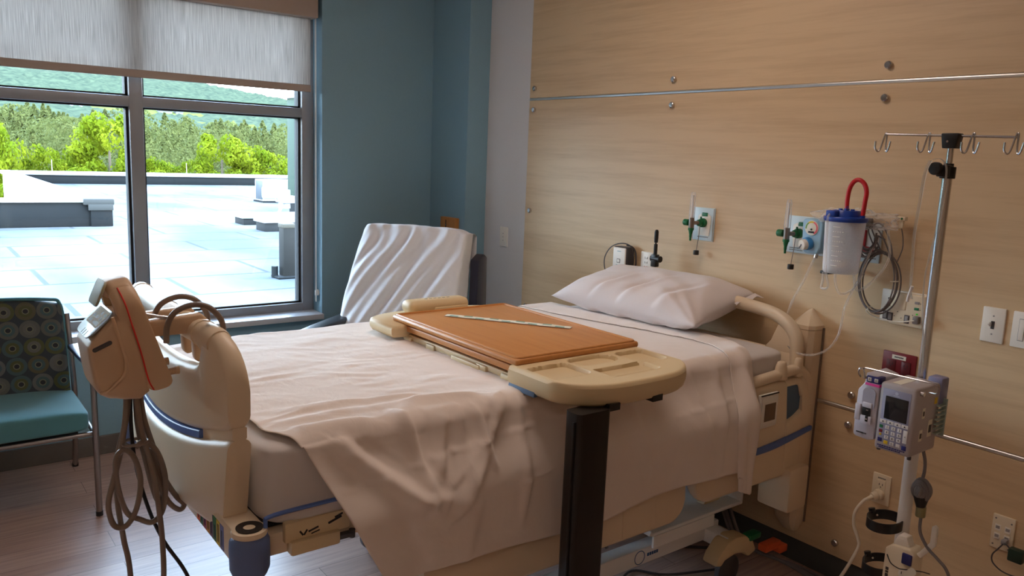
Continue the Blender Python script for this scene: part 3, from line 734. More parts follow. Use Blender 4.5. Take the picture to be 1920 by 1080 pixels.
# skirt round the tray, tucked in towards the bottom
n = 60
out = [(NX0, NY1)]+[(NX0+(NX1-NX0)*u, tray_edge(NX0+(NX1-NX0)*u)) for u in [.5-.5*math.cos(PI*k/n) for k in range(n+1)]]+[(NX1, NY1)]
cx_, cy_ = (NX0+NX1)/2, 1.66
def ring(z, s, sh=0): return [V((cx_+(p[0]-cx_)*s, cy_+(p[1]-cy_)*s+sh, z)) for p in out]
mb.rings([ring(.993, 1.0), ring(.978, 1.006), ring(.965, 1.002), ring(.950, .985), ring(.942, .95), ring(.941, .90)])
nt_ = mb.build('near_tray', M_cream2, tb, angle=60)
for x_ in (1.485, 1.655): MB().box((x_, 1.468, .932), (x_+.04, 1.50, .951)).build('tray_slot', M_black, nt_)
MB().prism([(0, 0), (.006, .030), (.016, .034), (.014, .0)], (1.372, 1.775, .938), (1, 0, 0), (0, 0, 1), .12, .002).build('release_lever', mat('steel_blue_plastic', (88, 116, 150), .4), tb)
# far end
FX0, FX1 = 1.335, 1.89
def far_edge(x):
    k = (x-(FX0+FX1)/2)/((FX1-FX0)/2); return 2.56+.075*max(0, 1-abs(k)**3)**.6
out = [(FX1, 2.485)]+[(FX0+(FX1-FX0)*(1-u), far_edge(FX0+(FX1-FX0)*(1-u))) for u in [.5-.5*math.cos(PI*k/40) for k in range(41)]]+[(FX0, 2.40), (FX0+.05, 2.40)]
cy_ = 2.54; cx_ = (FX0+FX1)/2
def ring(z, s, sh=0): return [V((cx_+(p[0]-cx_)*s, cy_+(p[1]-cy_)*s+sh, z)) for p in out]
MB().rings([ring(.955, .90), ring(.958, .96), ring(.972, .995), ring(.988, 1.0), ring(.998, .985), ring(1.001, .95)]).build('far_tray', M_cream2, tb, angle=60)
bx = MB().box((1.495, 2.545, .998), (1.765, 2.625, 1.048), .022, 5).box((1.60, 2.540, 1.002), (1.755, 2.56, 1.022), .008).build('storage_box', M_cream2, tb)
mb = MB()
for k in range(6): mb.box((1.58+.02*k, 2.583, 1.0478), (1.592+.02*k, 2.588, 1.0486))
mb.build('printed_mark', M_inkg, bx, smooth=False)
# post and base
pp = rrect(1.43, 1.492, .118, .062, .016, 4)
MB().rings([[V((p[0], p[1], z)) for p in pp] for z in (.075, .4, .8, .942)]).build('post', M_dark, tb)
mb = MB()
for x in (1.365, 1.479): mb.box((x-.002, 1.475, .08), (x+.004, 1.482, .92))
mb.build('post_channel', M_black, tb)
MB().box((1.36, 1.44, .03), (1.50, 2.34, .075), .012).box((1.13, 1.46, .03), (1.73, 1.52, .075), .012).box((1.13, 2.27, .03), (1.73, 2.33, .075), .012).build('table_base', M_cream2, tb)
for x in (1.16, 1.70):
    for y in (1.49, 2.30): MB().lathe([(0, -.012), (.022, -.012), (.026, -.006), (.026, .006), (.022, .012), (0, .012)], (x, y, .026), (0, 1, 0), 20).build('wheel', M_black, tb)
# strip of paper stickers lying on the table top
a, b_ = V((1.553, 2.392, TT+.0012)), V((1.824, 2.012, TT+.0012)); d = (b_-a).normalized(); w = V((-d.y, d.x, 0))
rows = MB(); n = 60
def strip(u, v): 
    p = a+(b_-a)*u+w*(.018*(2*v-1)); p.z += .0008*abs(math.sin(u*PI*6.5)); return p
tag(ps := MB().grid(strip, 60, 3).build('paper_strip', M_paper, base=a, thick=.0004), 'narrow paper strip of stickers lying diagonally across the cherry tabletop', 'paper strip')
mb = MB()
for k in range(9):
    u0 = .04+k*.105; s = 1 if k % 2 else -1
    mb.quad(*[strip(uu, .5+s*vv)+V((0, 0, .0009)) for uu, vv in ((u0, .05), (u0+.07, .05), (u0+.07, .42), (u0, .42))])
mb.build('green_print', M_pgreen, ps, smooth=False)

# ------------------------------------------------------------------ compression pump hung on the footboard
pu = thing('compression_pump', 'beige compression pump with red seam line hooked on the bed footboard', 'pump', (.42, 2.03, 1.03))
PY0, PY1 = 1.93, 2.095
TILT = Matrix.Translation((.465, 0, 1.03)) @ Matrix.Rotation(math.radians(-11), 4, 'Y') @ Matrix.Translation((-.465, 0, -1.03))     # it leans away from the bed
# front shell: profile in x-z, lofted across y with soft ends
prof = [(.335, 1.046), (.360, 1.034), (.440, 1.026), (.440, 1.205), (.424, 1.222), (.402, 1.220), (.346, 1.184), (.332, 1.173), (.327, 1.16), (.322, 1.09), (.324, 1.062)]
def loft_profile(mb, prof, y0, y1, c, steps=((0, .86), (.006, .94), (.016, .985), (.03, 1))):
    R = []
    for d, s in steps: R.append((y0+d, s))
    for d, s in reversed(steps): R.append((y1-d, s))
    return mb.rings([[V((c[0]+(p[0]-c[0])*s, y, c[1]+(p[1]-c[1])*s)) for p in prof] for y, s in R])
pts = catmull([(p[0], 0, p[1]) for p in prof], 3, True); sprof = [(p.x, p.z) for p in pts]
sprof = [(p[0]+.010*smst(.39, .33, p[0]), p[1]) for p in sprof]; fs = loft_profile(MB(), sprof, PY0, PY1, (.40, 1.12)).build('front_shell', M_beige, pu, angle=60, xf=TILT)
sl = (V((.402, 0, 1.2205))-V((.346, 0, 1.1845))); sl.normalize(); nrm = V((-sl.z, 0, sl.x))
def on_slope(k, y, off): p = V((.325, y, 1.1885))+sl*k+nrm*off; return p
mb = MB().prism([(p[0], p[1]) for p in rrect(.044, 0, .080, .140, .026, 6)], V((.340, 2.012, 1.1815))+nrm*.001, sl, V((0, 1, 0)), .0035, .001)
pn = mb.build('control_face', mat('pale_blue_label', (168, 190, 210), .3, var=.03), pu, xf=TILT)
mb = MB().prism([(p[0], p[1]) for p in rrect(.056, .0, .046, .110, .006, 3)], V((.340, 2.012, 1.1815))+nrm*.0042, sl, V((0, 1, 0)), .0008)
mb.build('white_label', M_paper, pn, smooth=False, xf=TILT)
mb = MB(); random.seed(3)
for k in range(13):
    yy = 2.012-.046+.0072*k
    for q in range(3):
        if random.random() < .78:
            k0 = .038+.013*q; mb.prism([(k0, -.0022), (k0+random.uniform(.004, .011), -.0022), (k0+random.uniform(.004, .011), .0022), (k0, .0022)], V((.340, yy, 1.1815))+nrm*.0051, sl, V((0, 1, 0)), .0003)
for q in range(3): mb.prism([(.006, -.0015), (.020, -.0015), (.020, .0015), (.006, .0015)], V((.340, 1.985+.018*q, 1.1815))+nrm*.0046, sl, V((0, 1, 0)), .0004)
mb.build('label_print', mat('dim_print', (86, 96, 106), .5), pn, smooth=False, xf=TILT)
MB().prism(rrect(0, 0, .044, .010, .0054, 5), (.366, PY0+.0006, 1.166), V((.97, 0, .22)), V((-.22, 0, .97)), .002).build('vent_slot', M_dgrey, fs, xf=TILT)
mb = MB()
def rh_t(y):
    d = min(y-PY0, PY1-y); r = .07
    return 1.296-(0 if d >= r else r-math.sqrt(max(0, r*r-(r-d)**2)))
def rh_h(y):
    if not (PY0+.028 < y < PY1-.028): return None
    d = min(y-PY0-.028, PY1-.028-y); return (1.222, 1.270-.03*(1-smst(0, .035, d)))
ysq = sorted(set([PY0+q for q in (.0004, .003, .008, .015, .025, .0279, .0281, .035, .045, .06, .07)]+[PY1-q for q in (.0004, .003, .008, .015, .025, .0279, .0281, .035, .045, .06, .07)]+linspace(PY0+.075, PY1-.075, 8)))
def Pr(y, z, o): return V((.449+o-.012*smst(1.10, 1.31, z)+.016*smst(1.1, 1.03, z), y, z))
spans(mb, ysq, lambda y: 1.028, rh_t, rh_h, Pr, .058, .02)
rh = mb.build('rear_housing', M_beige, pu, angle=60, xf=TILT)
MB().tube([(.447, PY0-.0006, 1.032), (.441, PY0-.0008, 1.06), (.440, PY0-.0008, 1.13), (.436, PY0-.0008, 1.20), (.434, PY0+.0002, 1.24), (.432, PY0+.0085, 1.262), (.430, PY0+.027, 1.282)], .0017, 6, 5).build('red_line', M_redl, rh, xf=TILT)
MB().tube([(.401, PY0-.001, 1.225), (.404, PY0-.003, 1.16), (.405, PY0-.003, 1.12), (.395, PY0-.003, 1.09), (.37, PY0-.003, 1.072), (.352, PY0-.002, 1.062), (.338, PY0+.004, 1.06)], .0038, 8, 5).build('moulded_ridge', M_beige, fs, xf=TILT)
MB().prism(rrect(0, 0, .06, .085, .012, 3), (.398, PY0+.075, 1.272), V((.55, 0, .83)).normalized(), V((0, 1, 0)), .006, .002).build('yellowed_tape', mat('greenish_tape', (172, 170, 140), .5), rh, xf=TILT)
# bed hooks: arms from the rear housing over the panel edge
for y in (1.965, 2.06):
    MB().prism([(.44, 1.150), (.545, 1.150), (.548, 1.085), (.556, 1.075), (.578, 1.082), (.581, 1.18), (.565, 1.197), (.44, 1.188)], (0, y+.017, 0), (1, 0, 0), (0, 0, 1), .034, .006).build('bed_hook', M_beige, pu)
    MB().cyl((.465, y, 1.055), (.51, y, 1.06), .0085, n=14).cyl((.505, y, 1.06), (.513, y, 1.06), .010, n=14).build('rubber_stop', M_beige, pu)
for i, y in enumerate((1.90, 2.02)):
    MB().tube([(.475, y+.02, 1.14), (.478, y+.02, 1.18), (.495, y+.015, 1.212), (.53, y+.005, 1.228), (.565, y-.005, 1.222), (.592, y-.01, 1.19), (.597, y-.012, 1.15), (.594, y-.012, 1.10)], .0068, 10, 6).build('wire_hook', M_hose, pu)
MB().cyl((.43, 1.965, 1.205), (.50, 1.95, 1.19), .004).build('hook_pin', M_chrome, pu)
# hoses and power cord hanging under the pump
def hose(pts, r=.0068, m=M_hose, nm='hose'): return MB().tube(pts, r, 10, 8).build(nm, m, pu)
hose([(.40, 2.0, 1.03), (.400, 2.0, .98), (.392, 1.995, .92), (.382, 2.0, .86), (.366, 2.0, .80), (.352, 2.0, .74), (.362, 2.0, .685), (.388, 1.995, .678), (.412, 1.99, .72), (.422, 1.985, .79), (.41, 1.985, .85), (.39, 1.99, .873), (.372, 1.995, .85), (.374, 2.0, .78), (.392, 2.0, .71), (.42, 2.0, .685), (.45, 2.0, .67), (.475, 2.0, .70), (.482, 2.0, .78), (.465, 2.0, .85), (.435, 1.99, .885), (.415, 1.99, .875)])
hose([(.42, 2.0, 1.03), (.425, 1.995, .96), (.432, 1.99, .90), (.445, 1.99, .84), (.455, 1.985, .77), (.462, 1.985, .70), (.467, 1.985, .62), (.466, 1.985, .50), (.45, 2.0, .30), (.43, 2.05, .12), (.45, 2.15, .012), (.6, 2.3, .009), (.8, 2.32, .008)])
hose([(.412, 2.01, 1.03), (.40, 2.01, .94), (.376, 2.01, .84), (.374, 2.01, .74), (.384, 2.01, .64), (.396, 2.01, .54), (.40, 2.02, .3), (.40, 2.08, .1), (.44, 2.17, .012), (.62, 2.34, .009), (.85, 2.38, .008)])
hose([(.432, 2.01, 1.03), (.44, 2.01, .94), (.462, 2.01, .85), (.485, 2.02, .77), (.512, 2.02, .715), (.53, 2.02, .69), (.518, 2.02, .678), (.49, 2.01, .71), (.468, 2.01, .77), (.452, 2.01, .84)])
hose([(.425, 2.02, 1.03), (.428, 2.02, .92), (.442, 2.02, .83), (.462, 2.02, .73), (.478, 2.02, .705), (.478, 2.02, .76), (.455, 2.01, .86)])
hose([(.415, 2.02, 1.025), (.413, 2.02, .92), (.42, 2.02, .82), (.445, 2.02, .70), (.48, 2.02, .60), (.53, 2.02, .50), (.58, 2.03, .35), (.6, 2.1, .12), (.66, 2.25, .008), (.95, 2.3, .006)], .0048, M_black, 'power_cord')
MB().tube([(.395, 1.978, .885), (.43, 1.976, .885), (.444, 1.995, .885), (.43, 2.018, .885), (.40, 2.02, .885), (.388, 2.0, .885)], .004, 8, 5, closed=True).build('hose_tie', M_hose, pu)

# ------------------------------------------------------------------ guest chair (left)
gc = thing('guest_chair', 'metal-legged guest chair with circle-patterned back and teal seat under the window', 'chair', (.24, 3.9, 0))
def circles_mat():
    m = bpy.data.materials.new('circle_pattern_fabric'); nt, N, L, P = nodes(m)
    tc = N.new('ShaderNodeTexCoord'); sp = N.new('ShaderNodeSeparateXYZ'); L.new(tc.outputs['Object'], sp.inputs[0])
    def M(op, a, b=None, c=None):
        n = N.new('ShaderNodeMath'); n.operation = op
        for i, v in enumerate((a, b, c)):
            if v is None: continue
            if isinstance(v, (int, float)): n.inputs[i].default_value = v
            else: L.new(v, n.inputs[i])
        return n.outputs[0]
    S = 1/.083
    row = M('MULTIPLY', sp.outputs['Z'], S/.95); fr = M('FLOOR', row)
    x = M('MULTIPLY_ADD', sp.outputs['X'], S, M('MULTIPLY', fr, .13)); fx = M('FLOOR', x)
    u = M('SUBTRACT', M('SUBTRACT', x, fx), .5); v = M('SUBTRACT', M('SUBTRACT', row, fr), .5)
    r = M('SQRT', M('ADD', M('MULTIPLY', u, u), M('MULTIPLY', v, v)))
    cb = N.new('ShaderNodeCombineXYZ'); L.new(fx, cb.inputs[0]); L.new(fr, cb.inputs[1])
    wn = N.new('ShaderNodeTexWhiteNoise'); wn.noise_dimensions = '3D'; L.new(cb.outputs[0], wn.inputs['Vector'])
    c1 = N.new('ShaderNodeValToRGB'); c1.color_ramp.interpolation = 'CONSTANT'; e = c1.color_ramp.elements
    e[0].color = lin((84, 86, 80))+(1,); e[1].position = .3; e[1].color = lin((76, 80, 48))+(1,)
    for p, c in ((.55, (62, 82, 84)), (.75, (82, 78, 58)), (.9, (92, 94, 92))): q = e.new(p); q.color = lin(c)+(1,)
    L.new(wn.outputs['Value'], c1.inputs[0])
    c2 = N.new('ShaderNodeValToRGB'); c2.color_ramp.interpolation = 'CONSTANT'; e = c2.color_ramp.elements
    e[0].color = lin((74, 77, 48))+(1,); e[1].position = .35; e[1].color = lin((92, 92, 86))+(1,); q = e.new(.7); q.color = lin((62, 84, 86))+(1,)
    sc2 = N.new('ShaderNodeSeparateColor'); L.new(wn.outputs['Color'], sc2.inputs[0]); L.new(sc2.outputs[1], c2.inputs[0])
    def step(a): return M('LESS_THAN', r, a)
    def mix(f, A, B):
        n = N.new('ShaderNodeMix'); n.data_type = 'RGBA'; L.new(f, n.inputs[0])
        for i, q in ((6, A), (7, B)):
            if isinstance(q, tuple): n.inputs[i].default_value = q+(1,)
            else: L.new(q, n.inputs[i])
        return n.outputs[2]
    bg = lin((46, 54, 62))
    c = mix(step(.49), bg, c1.outputs[0]); c = mix(step(.32), c, c2.outputs[0]); c = mix(step(.17), c, lin((112, 112, 92))); c = mix(step(.125), c, lin((34, 38, 44)))
    L.new(c, P.inputs['Base Color']); P.inputs['Roughness'].default_value = .8; return m
GX0, GX1 = -.06, .575
mb = MB()
def back_pt(s):
    def g(u, v):
        k = 2*u-1; x = (GX0+GX1)/2+k*(GX1-GX0)/2*(1-.02*v); z = .455+(.875-.455)*v
        z -= .022*abs(k)**4*smst(.8, 1, v)*1.0+.006*k*k*v
        y = 4.03+.10*v+.02*(1-k*k)
        ed = min(1, min(u, 1-u)/.05)*min(1, (1-v)/.06+.0)
        return V((x, y+s*.026*math.sqrt(max(0, 1-(1-ed)**2)), z))
    return g
mb.grid(back_pt(-1), 40, 30).grid(lambda u, v: back_pt(1)(1-u, v), 40, 30)
mb.build('backrest', circles_mat(), gc, angle=70, weld=True)
mb = MB()
mb.tube([(GX0+.012, 4.125, .868) if False else (GX0+.004, 4.075, .50), (GX0+.004, 4.10, .7), (GX0+.012, 4.13, .845), (GX0+.07, 4.135, .872), ((GX0+GX1)/2, 4.152, .882), (GX1-.07, 4.135, .872), (GX1-.012, 4.13, .845), (GX1-.004, 4.10, .7), (GX1-.004, 4.075, .50)], .008, 8, 6)
mb.build('back_piping', M_teal, gc)
def seat_f(P):
    P.z += .012*(1-((P.x-.26)/.32)**2)*(1 if P.z > .43 else 0)
    return P
mb = MB(); superbox(mb, GX0-.01, GX1+.012, 3.635, 4.08, .375, .468, 14, 7, 80, 32, seat_f); mb.build('seat', M_teal, gc, angle=60)
MB().box((GX0+.03, 3.68, .345), (GX1-.03, 4.06, .376), .006).build('seat_pan', M_black, gc)
for sx, xx in ((1, .603), (-1, -.088)):
    MB().tube([(xx, 3.628, .0), (xx, 3.632, .30), (xx, 3.636, .60), (xx, 3.652, .632), (xx, 3.70, .643), (xx, 4.03, .664)], .0125, 12, 5).build('front_leg', M_steel, gc)
    MB().tube([(xx+.01*sx, 4.275, .0), (xx+.005*sx, 4.16, .34), (xx-.003*sx, 4.11, .50), (xx-.012*sx, 4.11, .68), (xx-.016*sx, 4.13, .80)], .0125, 12, 5).build('rear_leg', M_steel, gc)
    MB().prism([(3.60, -.012), (3.615, -.022), (3.80, -.03), (4.03, -.034), (4.045, .03), (3.83, .026), (3.62, .012), (3.60, .006)], (xx, 0, .655), (0, 1, 0), (1, 0, 0), -.022, .008).build('armrest', mat('dark_blue_armrest', (38, 52, 84), .35), gc)
for xx in (.603, -.088): MB().cyl((xx, 3.628, 0), (xx, 3.628, .02), .0145).cyl((xx+(.01 if xx > 0 else -.01), 4.275, 0), (xx+(.01 if xx > 0 else -.01), 4.272, .02), .0145).build('foot_cap', M_black, gc)
MB().cyl((-.088, 3.66, .36), (.603, 3.66, .36), .010).cyl((-.09, 4.12, .40), (.605, 4.12, .40), .010).cyl((.603, 3.64, .36), (.605, 4.15, .37), .009).cyl((-.088, 3.64, .36), (-.09, 4.15, .37), .009).build('cross_bar', M_steel, gc)

# ------------------------------------------------------------------ recliner in the corner
fdir = V((-.82, -.57, 0)).normalized(); rdir = V((.57, -.82, 0)).normalized()      # facing, and the side towards the head wall
RC0 = V((2.235, 3.76, 0))                                                     # under the middle of the back's top edge
MR = Matrix((rdir, -fdir, V((0, 0, 1)))).transposed().to_4x4(); MR.translation = RC0  # local x = right, y = backwards, z = up
rec = thing('recliner_chair', 'dark green recliner chair with black armrests in the corner by the column', 'chair', (2.0, 3.6, 0))
def L2W(x, y, z): return MR @ V((x, y, z))
HB = .265
mb = MB()
def rb(u, v):
    th = 2*PI*u; S = lambda w, m: math.copysign(abs(w)**m, w)
    z = .30+.895*v; w = HB*(1-.03*v)
    e = 1 if v < .93 else math.sqrt(max(0, 1-((v-.93)/.07)**2))*.5+.5
    yb = -.34*(1-v)**1.1
    return L2W(w*S(math.cos(th), .3)*(.9+.1*e), yb+.06*S(math.sin(th), .4)*e, z)
mb.grid(rb, 48, 30, closeu=True); mb.grid(lambda u, v: rb(u, 1)*(1-v)+L2W(0, 0, 1.195)*v, 48, 3, closeu=True)
mb.build('backrest', M_gvinyl, rec, angle=60)
mb = MB().prism([(-.02, .26), (.06, .26), (.12, .60), (.10, 1.055), (.055, 1.075), (-.03, 1.05), (-.05, .6)], L2W(HB+.065, 0, 0), -fdir, V((0, 0, 1)), .05, .008, 2)
mb.build('side_wing', M_charv, rec)
MB().prism([(-.02, .26), (.06, .26), (.12, .60), (.10, 1.0), (.055, 1.02), (-.03, 1.0), (-.05, .6)], L2W(-HB-.045, 0, 0), -fdir, V((0, 0, 1)), .05, .018, 3).build('side_wing', M_charv, rec)
mb = MB().box((-.26, -.86, .30), (.26, -.30, .47), .04, 4, M=MR); mb.build('seat', M_gvinyl, rec)
mb = MB().box((-.24, -.90, .12), (.24, -.85, .42), .02, 3, M=MR); mb.build('footrest', M_gvinyl, rec)
for s in (-1, 1):
    mb = MB().box((s*.31-.035, -.80, .15), (s*.31+.035, -.04, .62), .02, 3, M=MR); mb.build('side_panel', M_gvinyl, rec)
    pts = [(-.86, .655), (-.85, .683), (-.74, .705), (-.5, .715), (-.2, .722), (-.05, .715), (-.05, .68), (-.3, .672), (-.6, .662)]
    mb = MB().prism([(-p[0], p[1]) for p in pts], L2W(s*.31+.045, 0, 0), fdir, V((0, 0, 1)), -.09 if False else .09, .014, 3)
    mb.build('armrest', M_black, rec)
for x in (-.27, .27):
    for y in (-.78, -.02): MB().cyl(L2W(x, y, 0), L2W(x, y, .15), .03, n=16).build('caster', M_black, rec)
# thin sheet thrown over its back
def rsheet(u, v):
    """u across the back (left to right), v from behind, over the top and down the front"""
    k = 2*u-1
    Tot = 1.05; s = v*Tot-.18                     # arc length from the top ridge
    w = HB+.03+(.045*smst(0, .6, s) if k < 0 else .028)
    kk = k if k < .9 else .9+.1*min(1, (k-.9)/.03); x = kk*w; R = .075; wrap = smst(.92, 1, k)
    top = 1.214-.008*k*k+.0015*math.sin(u*17)-.03*abs(min(k, .93))**14
    if s < 0: y = .085; z = top+s-.03
    elif s < R*PI/2*1.6: a = s/(R*1.6); y = .085-.155*(1-math.cos(a))/1.0*1.0; z = top-.03+.03*math.sin(a)
    else:
        q = s-R*PI/2*1.6; y = -.07-.34*(q/.80)**1.0*.95; z = top-.004-q*.94
    # diagonal folds falling from the upper right to the lower left
    dd = (x*.82+max(0, s)*.50); env = smst(.06, .35, s)*(1-.75*abs(k)**6)*.6
    ph = dd*46+2.6*noise.noise(V((dd*5, s*2.2, 2)))
    d = env*(.013*math.sin(ph)*(1-.35*math.sin(ph)) + .008*math.sin(dd*95+3*noise.noise(V((x*4, s*3, 5)))) +.006*noise.noise(V((x*5, s*4, 8))))
    d += .006*math.sin(k*22+1.5*noise.noise(V((k*2, s*4, 0))))*smst(.02, .12, s)*(1-smst(.15, .4, s))
    side = abs(k)**10
    if wrap > 0: y = y+(.05+.4*y-y)*wrap
    return L2W(x, y-.006-d*1.25+(.05*side*smst(0, .1, s) if k < 0 else 0), z-.012*side)
mb = MB().grid(rsheet, 160, 130)
tag(mb.build('throw_sheet', M_rsheet, base=L2W(0, 0, 1.2), angle=180, thick=.002), 'thin white sheet thrown over the back of the corner recliner', 'sheet')

# ------------------------------------------------------------------ fittings on the headwall
WX = PX                                       # face of the maple panels
UY, UZ = V((0, -1, 0)), V((0, 0, 1))          # picture right / up on that wall
def plate(name, label, cat, y0, y1, z0, z1, m, d=.007, x=None, bev=.003):
    """thin wall plate; returns its root with the plate as first part"""
    x = WX if x is None else x
    r = thing(name, label, cat, (x, (y0+y1)/2, (z0+z1)/2))
    MB().box((x-d, y0, z0), (x+.004, y1, z1), bev).build('plate', m, r)
    return r
def screws(r, pts, x, m=None):
    mb = MB()
    for y, z in pts: mb.cyl((x-.0012, y, z), (x+.001, y, z), .0028, n=10)
    mb.build('screw', m or M_grey, r)
# toggle switch
r = plate('toggle_switch', 'white toggle light switch plate on the maple wall right of the drip stand', 'light switch', 1.033, 1.103, 1.059, 1.175, M_white)
screws(r, ((1.068, 1.147), (1.068, 1.087)), WX-.007)
MB().box((WX-.0078, 1.0625, 1.104), (WX-.006, 1.0735, 1.130)).build('toggle_slot', M_dgrey, r)
MB().prism([(0, -.006), (.016, .004), (.016, .011), (0, .008)], (WX-.007, 1.0715, 1.117), (-1, 0, 0), (0, 0, 1), -.007 if False else .007, .001).build('toggle', M_white, r)
# rocker plate at the picture edge
r = plate('rocker_switch', 'white rocker switch plate at the right edge of the photo', 'light switch', .90, 1.012, 1.059, 1.175, M_white)
MB().box((WX-.0095, .975, 1.083), (WX-.006, .990, 1.151), .001).box((WX-.0095, .924, 1.083), (WX-.006, .957, 1.151), .001).build('rocker', M_white, r)
MB().box((WX-.0074, .9735, 1.081), (WX-.0068, .9915, 1.153)).build('rocker_gap', M_grey, r)
# white switch on the grey wall by the corner
r = plate('blank_switch', 'white switch plate on the grey wall strip beside the corner column', 'light switch', 3.742, 3.814, 1.07, 1.186, M_white, x=XW)
MB().box((XW-.0095, 3.762, 1.094), (XW-.006, 3.795, 1.162), .001).build('rocker', M_white, r)
mb = MB()
for z in (1.107, 1.128, 1.149): mb.box((XW-.0101, 3.772, z-.001), (XW-.0094, 3.785, z+.001))
mb.build('printed_mark', M_inkg, r, smooth=False)
# red double outlet
r = plate('red_outlet', 'dark red double emergency power outlet behind the infusion pump', 'outlet', 1.296, 1.418, .842, .958, M_redp)
for y in (1.384, 1.330):
    o = MB().box((WX-.010, y-.017, .862), (WX-.006, y+.017, .930), .002).build('socket', mat('dark_red_socket', (92, 16, 26), .4), r)
    hl = MB()
    for z in (.880, .912):
        for dy in (-.006, .006): hl.box((WX-.0104, y+dy-.001, z), (WX-.0098, y+dy+.001, z+.008))
        hl.cyl((WX-.0104, y, z-.005), (WX-.0098, y, z-.005), .002, n=8)
    hl.build('contact_slots', M_black, o, smooth=False)
t_ = MB().box((WX-.0085, 1.333, .934), (WX-.0068, 1.383, .949)).build('label_strip', M_paper, r, smooth=False)
mb = MB()
for k in range(6): mb.box((WX-.009, 1.342+.0055*k, .939), (WX-.0084, 1.346+.0055*k, .944))
mb.build('label_print', M_ink, t_, smooth=False)
# white outlet with a plug in it
r = plate('wall_outlet', 'white power outlet with a white plug, left of the drip stand pole', 'outlet', 1.333, 1.402, .380, .494, M_ivory)
sk = MB().box((WX-.0095, 1.351, .402), (WX-.006, 1.384, .472), .002).build('socket', M_ivory, r)
mb = MB()
for dy in (-.006, .006): mb.box((WX-.0099, 1.3675+dy-.001, .452), (WX-.0093, 1.3675+dy+.001, .460))
mb.cyl((WX-.0099, 1.3675, .446), (WX-.0093, 1.3675, .446), .0022, n=8).box((WX-.0099, 1.366, .4365), (WX-.0093, 1.369, .4385))
mb.build('contact_slots', M_black, sk, smooth=False)
mb = MB()
for k in range(5): mb.box((WX-.0076, 1.353+.006*k, .4775), (WX-.0068, 1.3575+.006*k, .4815))
mb.build('printed_mark', M_inkg, r, smooth=False)
cd = thing('outlet_cord', 'thick white power cord with plug hanging from the wall outlet to the floor', 'cord', (2.80, 1.39, .41))
MB().cyl((WX-.009, 1.3675, .418), (WX-.026, 1.370, .418), .021, .019, n=18, bev=.003).cyl((WX-.026, 1.370, .418), (WX-.045, 1.377, .413), .0165, .0145, n=18, bev=.003).cyl((WX-.044, 1.377, .413), (WX-.060, 1.386, .405), .009, .0065, n=14).build('plug', M_ivory, cd)
MB().tube([(WX-.058, 1.385, .406), (WX-.07, 1.395, .395), (WX-.085, 1.413, .35), (WX-.085, 1.413, .30), (WX-.078, 1.395, .25), (WX-.075, 1.390, .22), (WX-.085, 1.41, .15), (WX-.10, 1.44, .07), (WX-.12, 1.47, .02), (WX-.16, 1.52, .0065), (WX-.26, 1.62, .0065), (WX-.4, 1.75, .0065)], .0062, 10, 8).build('cable', M_wcable, cd)
# data plate
r = plate('data_outlet', 'ivory four-port data outlet low on the wall at the right edge', 'outlet', .918, .986, .379, .495, M_ivory)
for y in (.967, .937):
    for z in (.452, .422):
        o = MB().box((WX-.0085, y-.009, z-.011), (WX-.0068, y+.009, z+.011), .001).build('jack', M_white, r)
        MB().box((WX-.009, y-.006, z-.004), (WX-.0083, y+.006, z+.006)).build('jack_opening', M_grey, o, smooth=False); MB().box((WX-.0092, y-.008, z-.0095), (WX-.0084, y+.008, z-.0045)).build('jack_label', M_white, o, smooth=False)
screws(r, ((.976, .482), (.928, .477), (.976, .392), (.928, .388)), WX-.007, M_inkg)
dc = thing('data_cable', 'thin dark cable with a small green adapter plugged into the data outlet', 'cable', (2.79, .93, .40))
MB().box((WX-.032, .929, .408), (WX-.008, .945, .424), .003).build('plug', M_grey, dc)
MB().tube([(WX-.03, .937, .412), (WX-.045, .945, .395), (WX-.05, .957, .372), (WX-.045, .955, .345), (WX-.04, .93, .325), (WX-.04, .895, .322), (WX-.04, .86, .33)], .0024, 8, 6).tube([(WX-.03, .934, .414), (WX-.04, .925, .418), (WX-.045, .912, .412)], .0024, 8, 4).build('cable', M_dgrey, dc)
MB().box((WX-.06, .868, .375), (WX-.03, .912, .418), .005).build('adapter', mat('dark_green_plastic', (28, 52, 40), .4), dc)
# wooden bumper block on the column
blk = thing('bumper_block', 'small wooden bumper block on the blue column behind the recliner', 'block', (2.69, 4.125, 1.1))
MB().box((2.672, 4.04, .985), (2.702, 4.208, 1.217), .004).build('block', M_oak, blk)
MB().box((2.6705, 4.139, 1.06), (2.6725, 4.147, 1.20)).build('slot', M_ink, blk)
MB().cyl((2.669, 4.143, 1.17), (2.673, 4.143, 1.17), .004, n=12).build('screw', M_chrome, blk)
# upright corner guard beside the bed head
cs = [(WX, 1.664), (WX-.055, 1.668), (WX-.075, 1.684), (WX-.078, 1.715), (WX-.075, 1.745), (WX-.055, 1.767), (WX, 1.775)]
gd = thing('wall_guard', 'tall cream vertical wall guard with a pointed top beside the bed head', 'wall guard', (2.79, 1.72, .5))
R = [[V((WX+(p[0]-WX)*s, 1.72+(p[1]-1.72)*s2, z)) for p in cs] for z, s, s2 in ((.14, .35, .55), (.19, .9, .95), (.22, 1, 1), (.982, 1, 1))]
MB().rings(R).build('guard', M_cream, gd, angle=30)
R = [[V((WX+(p[0]-WX)*s, 1.72+(p[1]-1.72)*s2, z)) for p in cs] for z, s, s2 in ((.984, 1, 1), (1.0, 1, 1), (1.05, .3, .22), (1.058, .05, .05))]
MB().rings(R).build('guard_cap', M_cream, gd, angle=25)
MB().box((WX-.008, 1.659, .19), (WX, 1.6645, .99)).build('edge_strip', M_steel, gd, smooth=False)

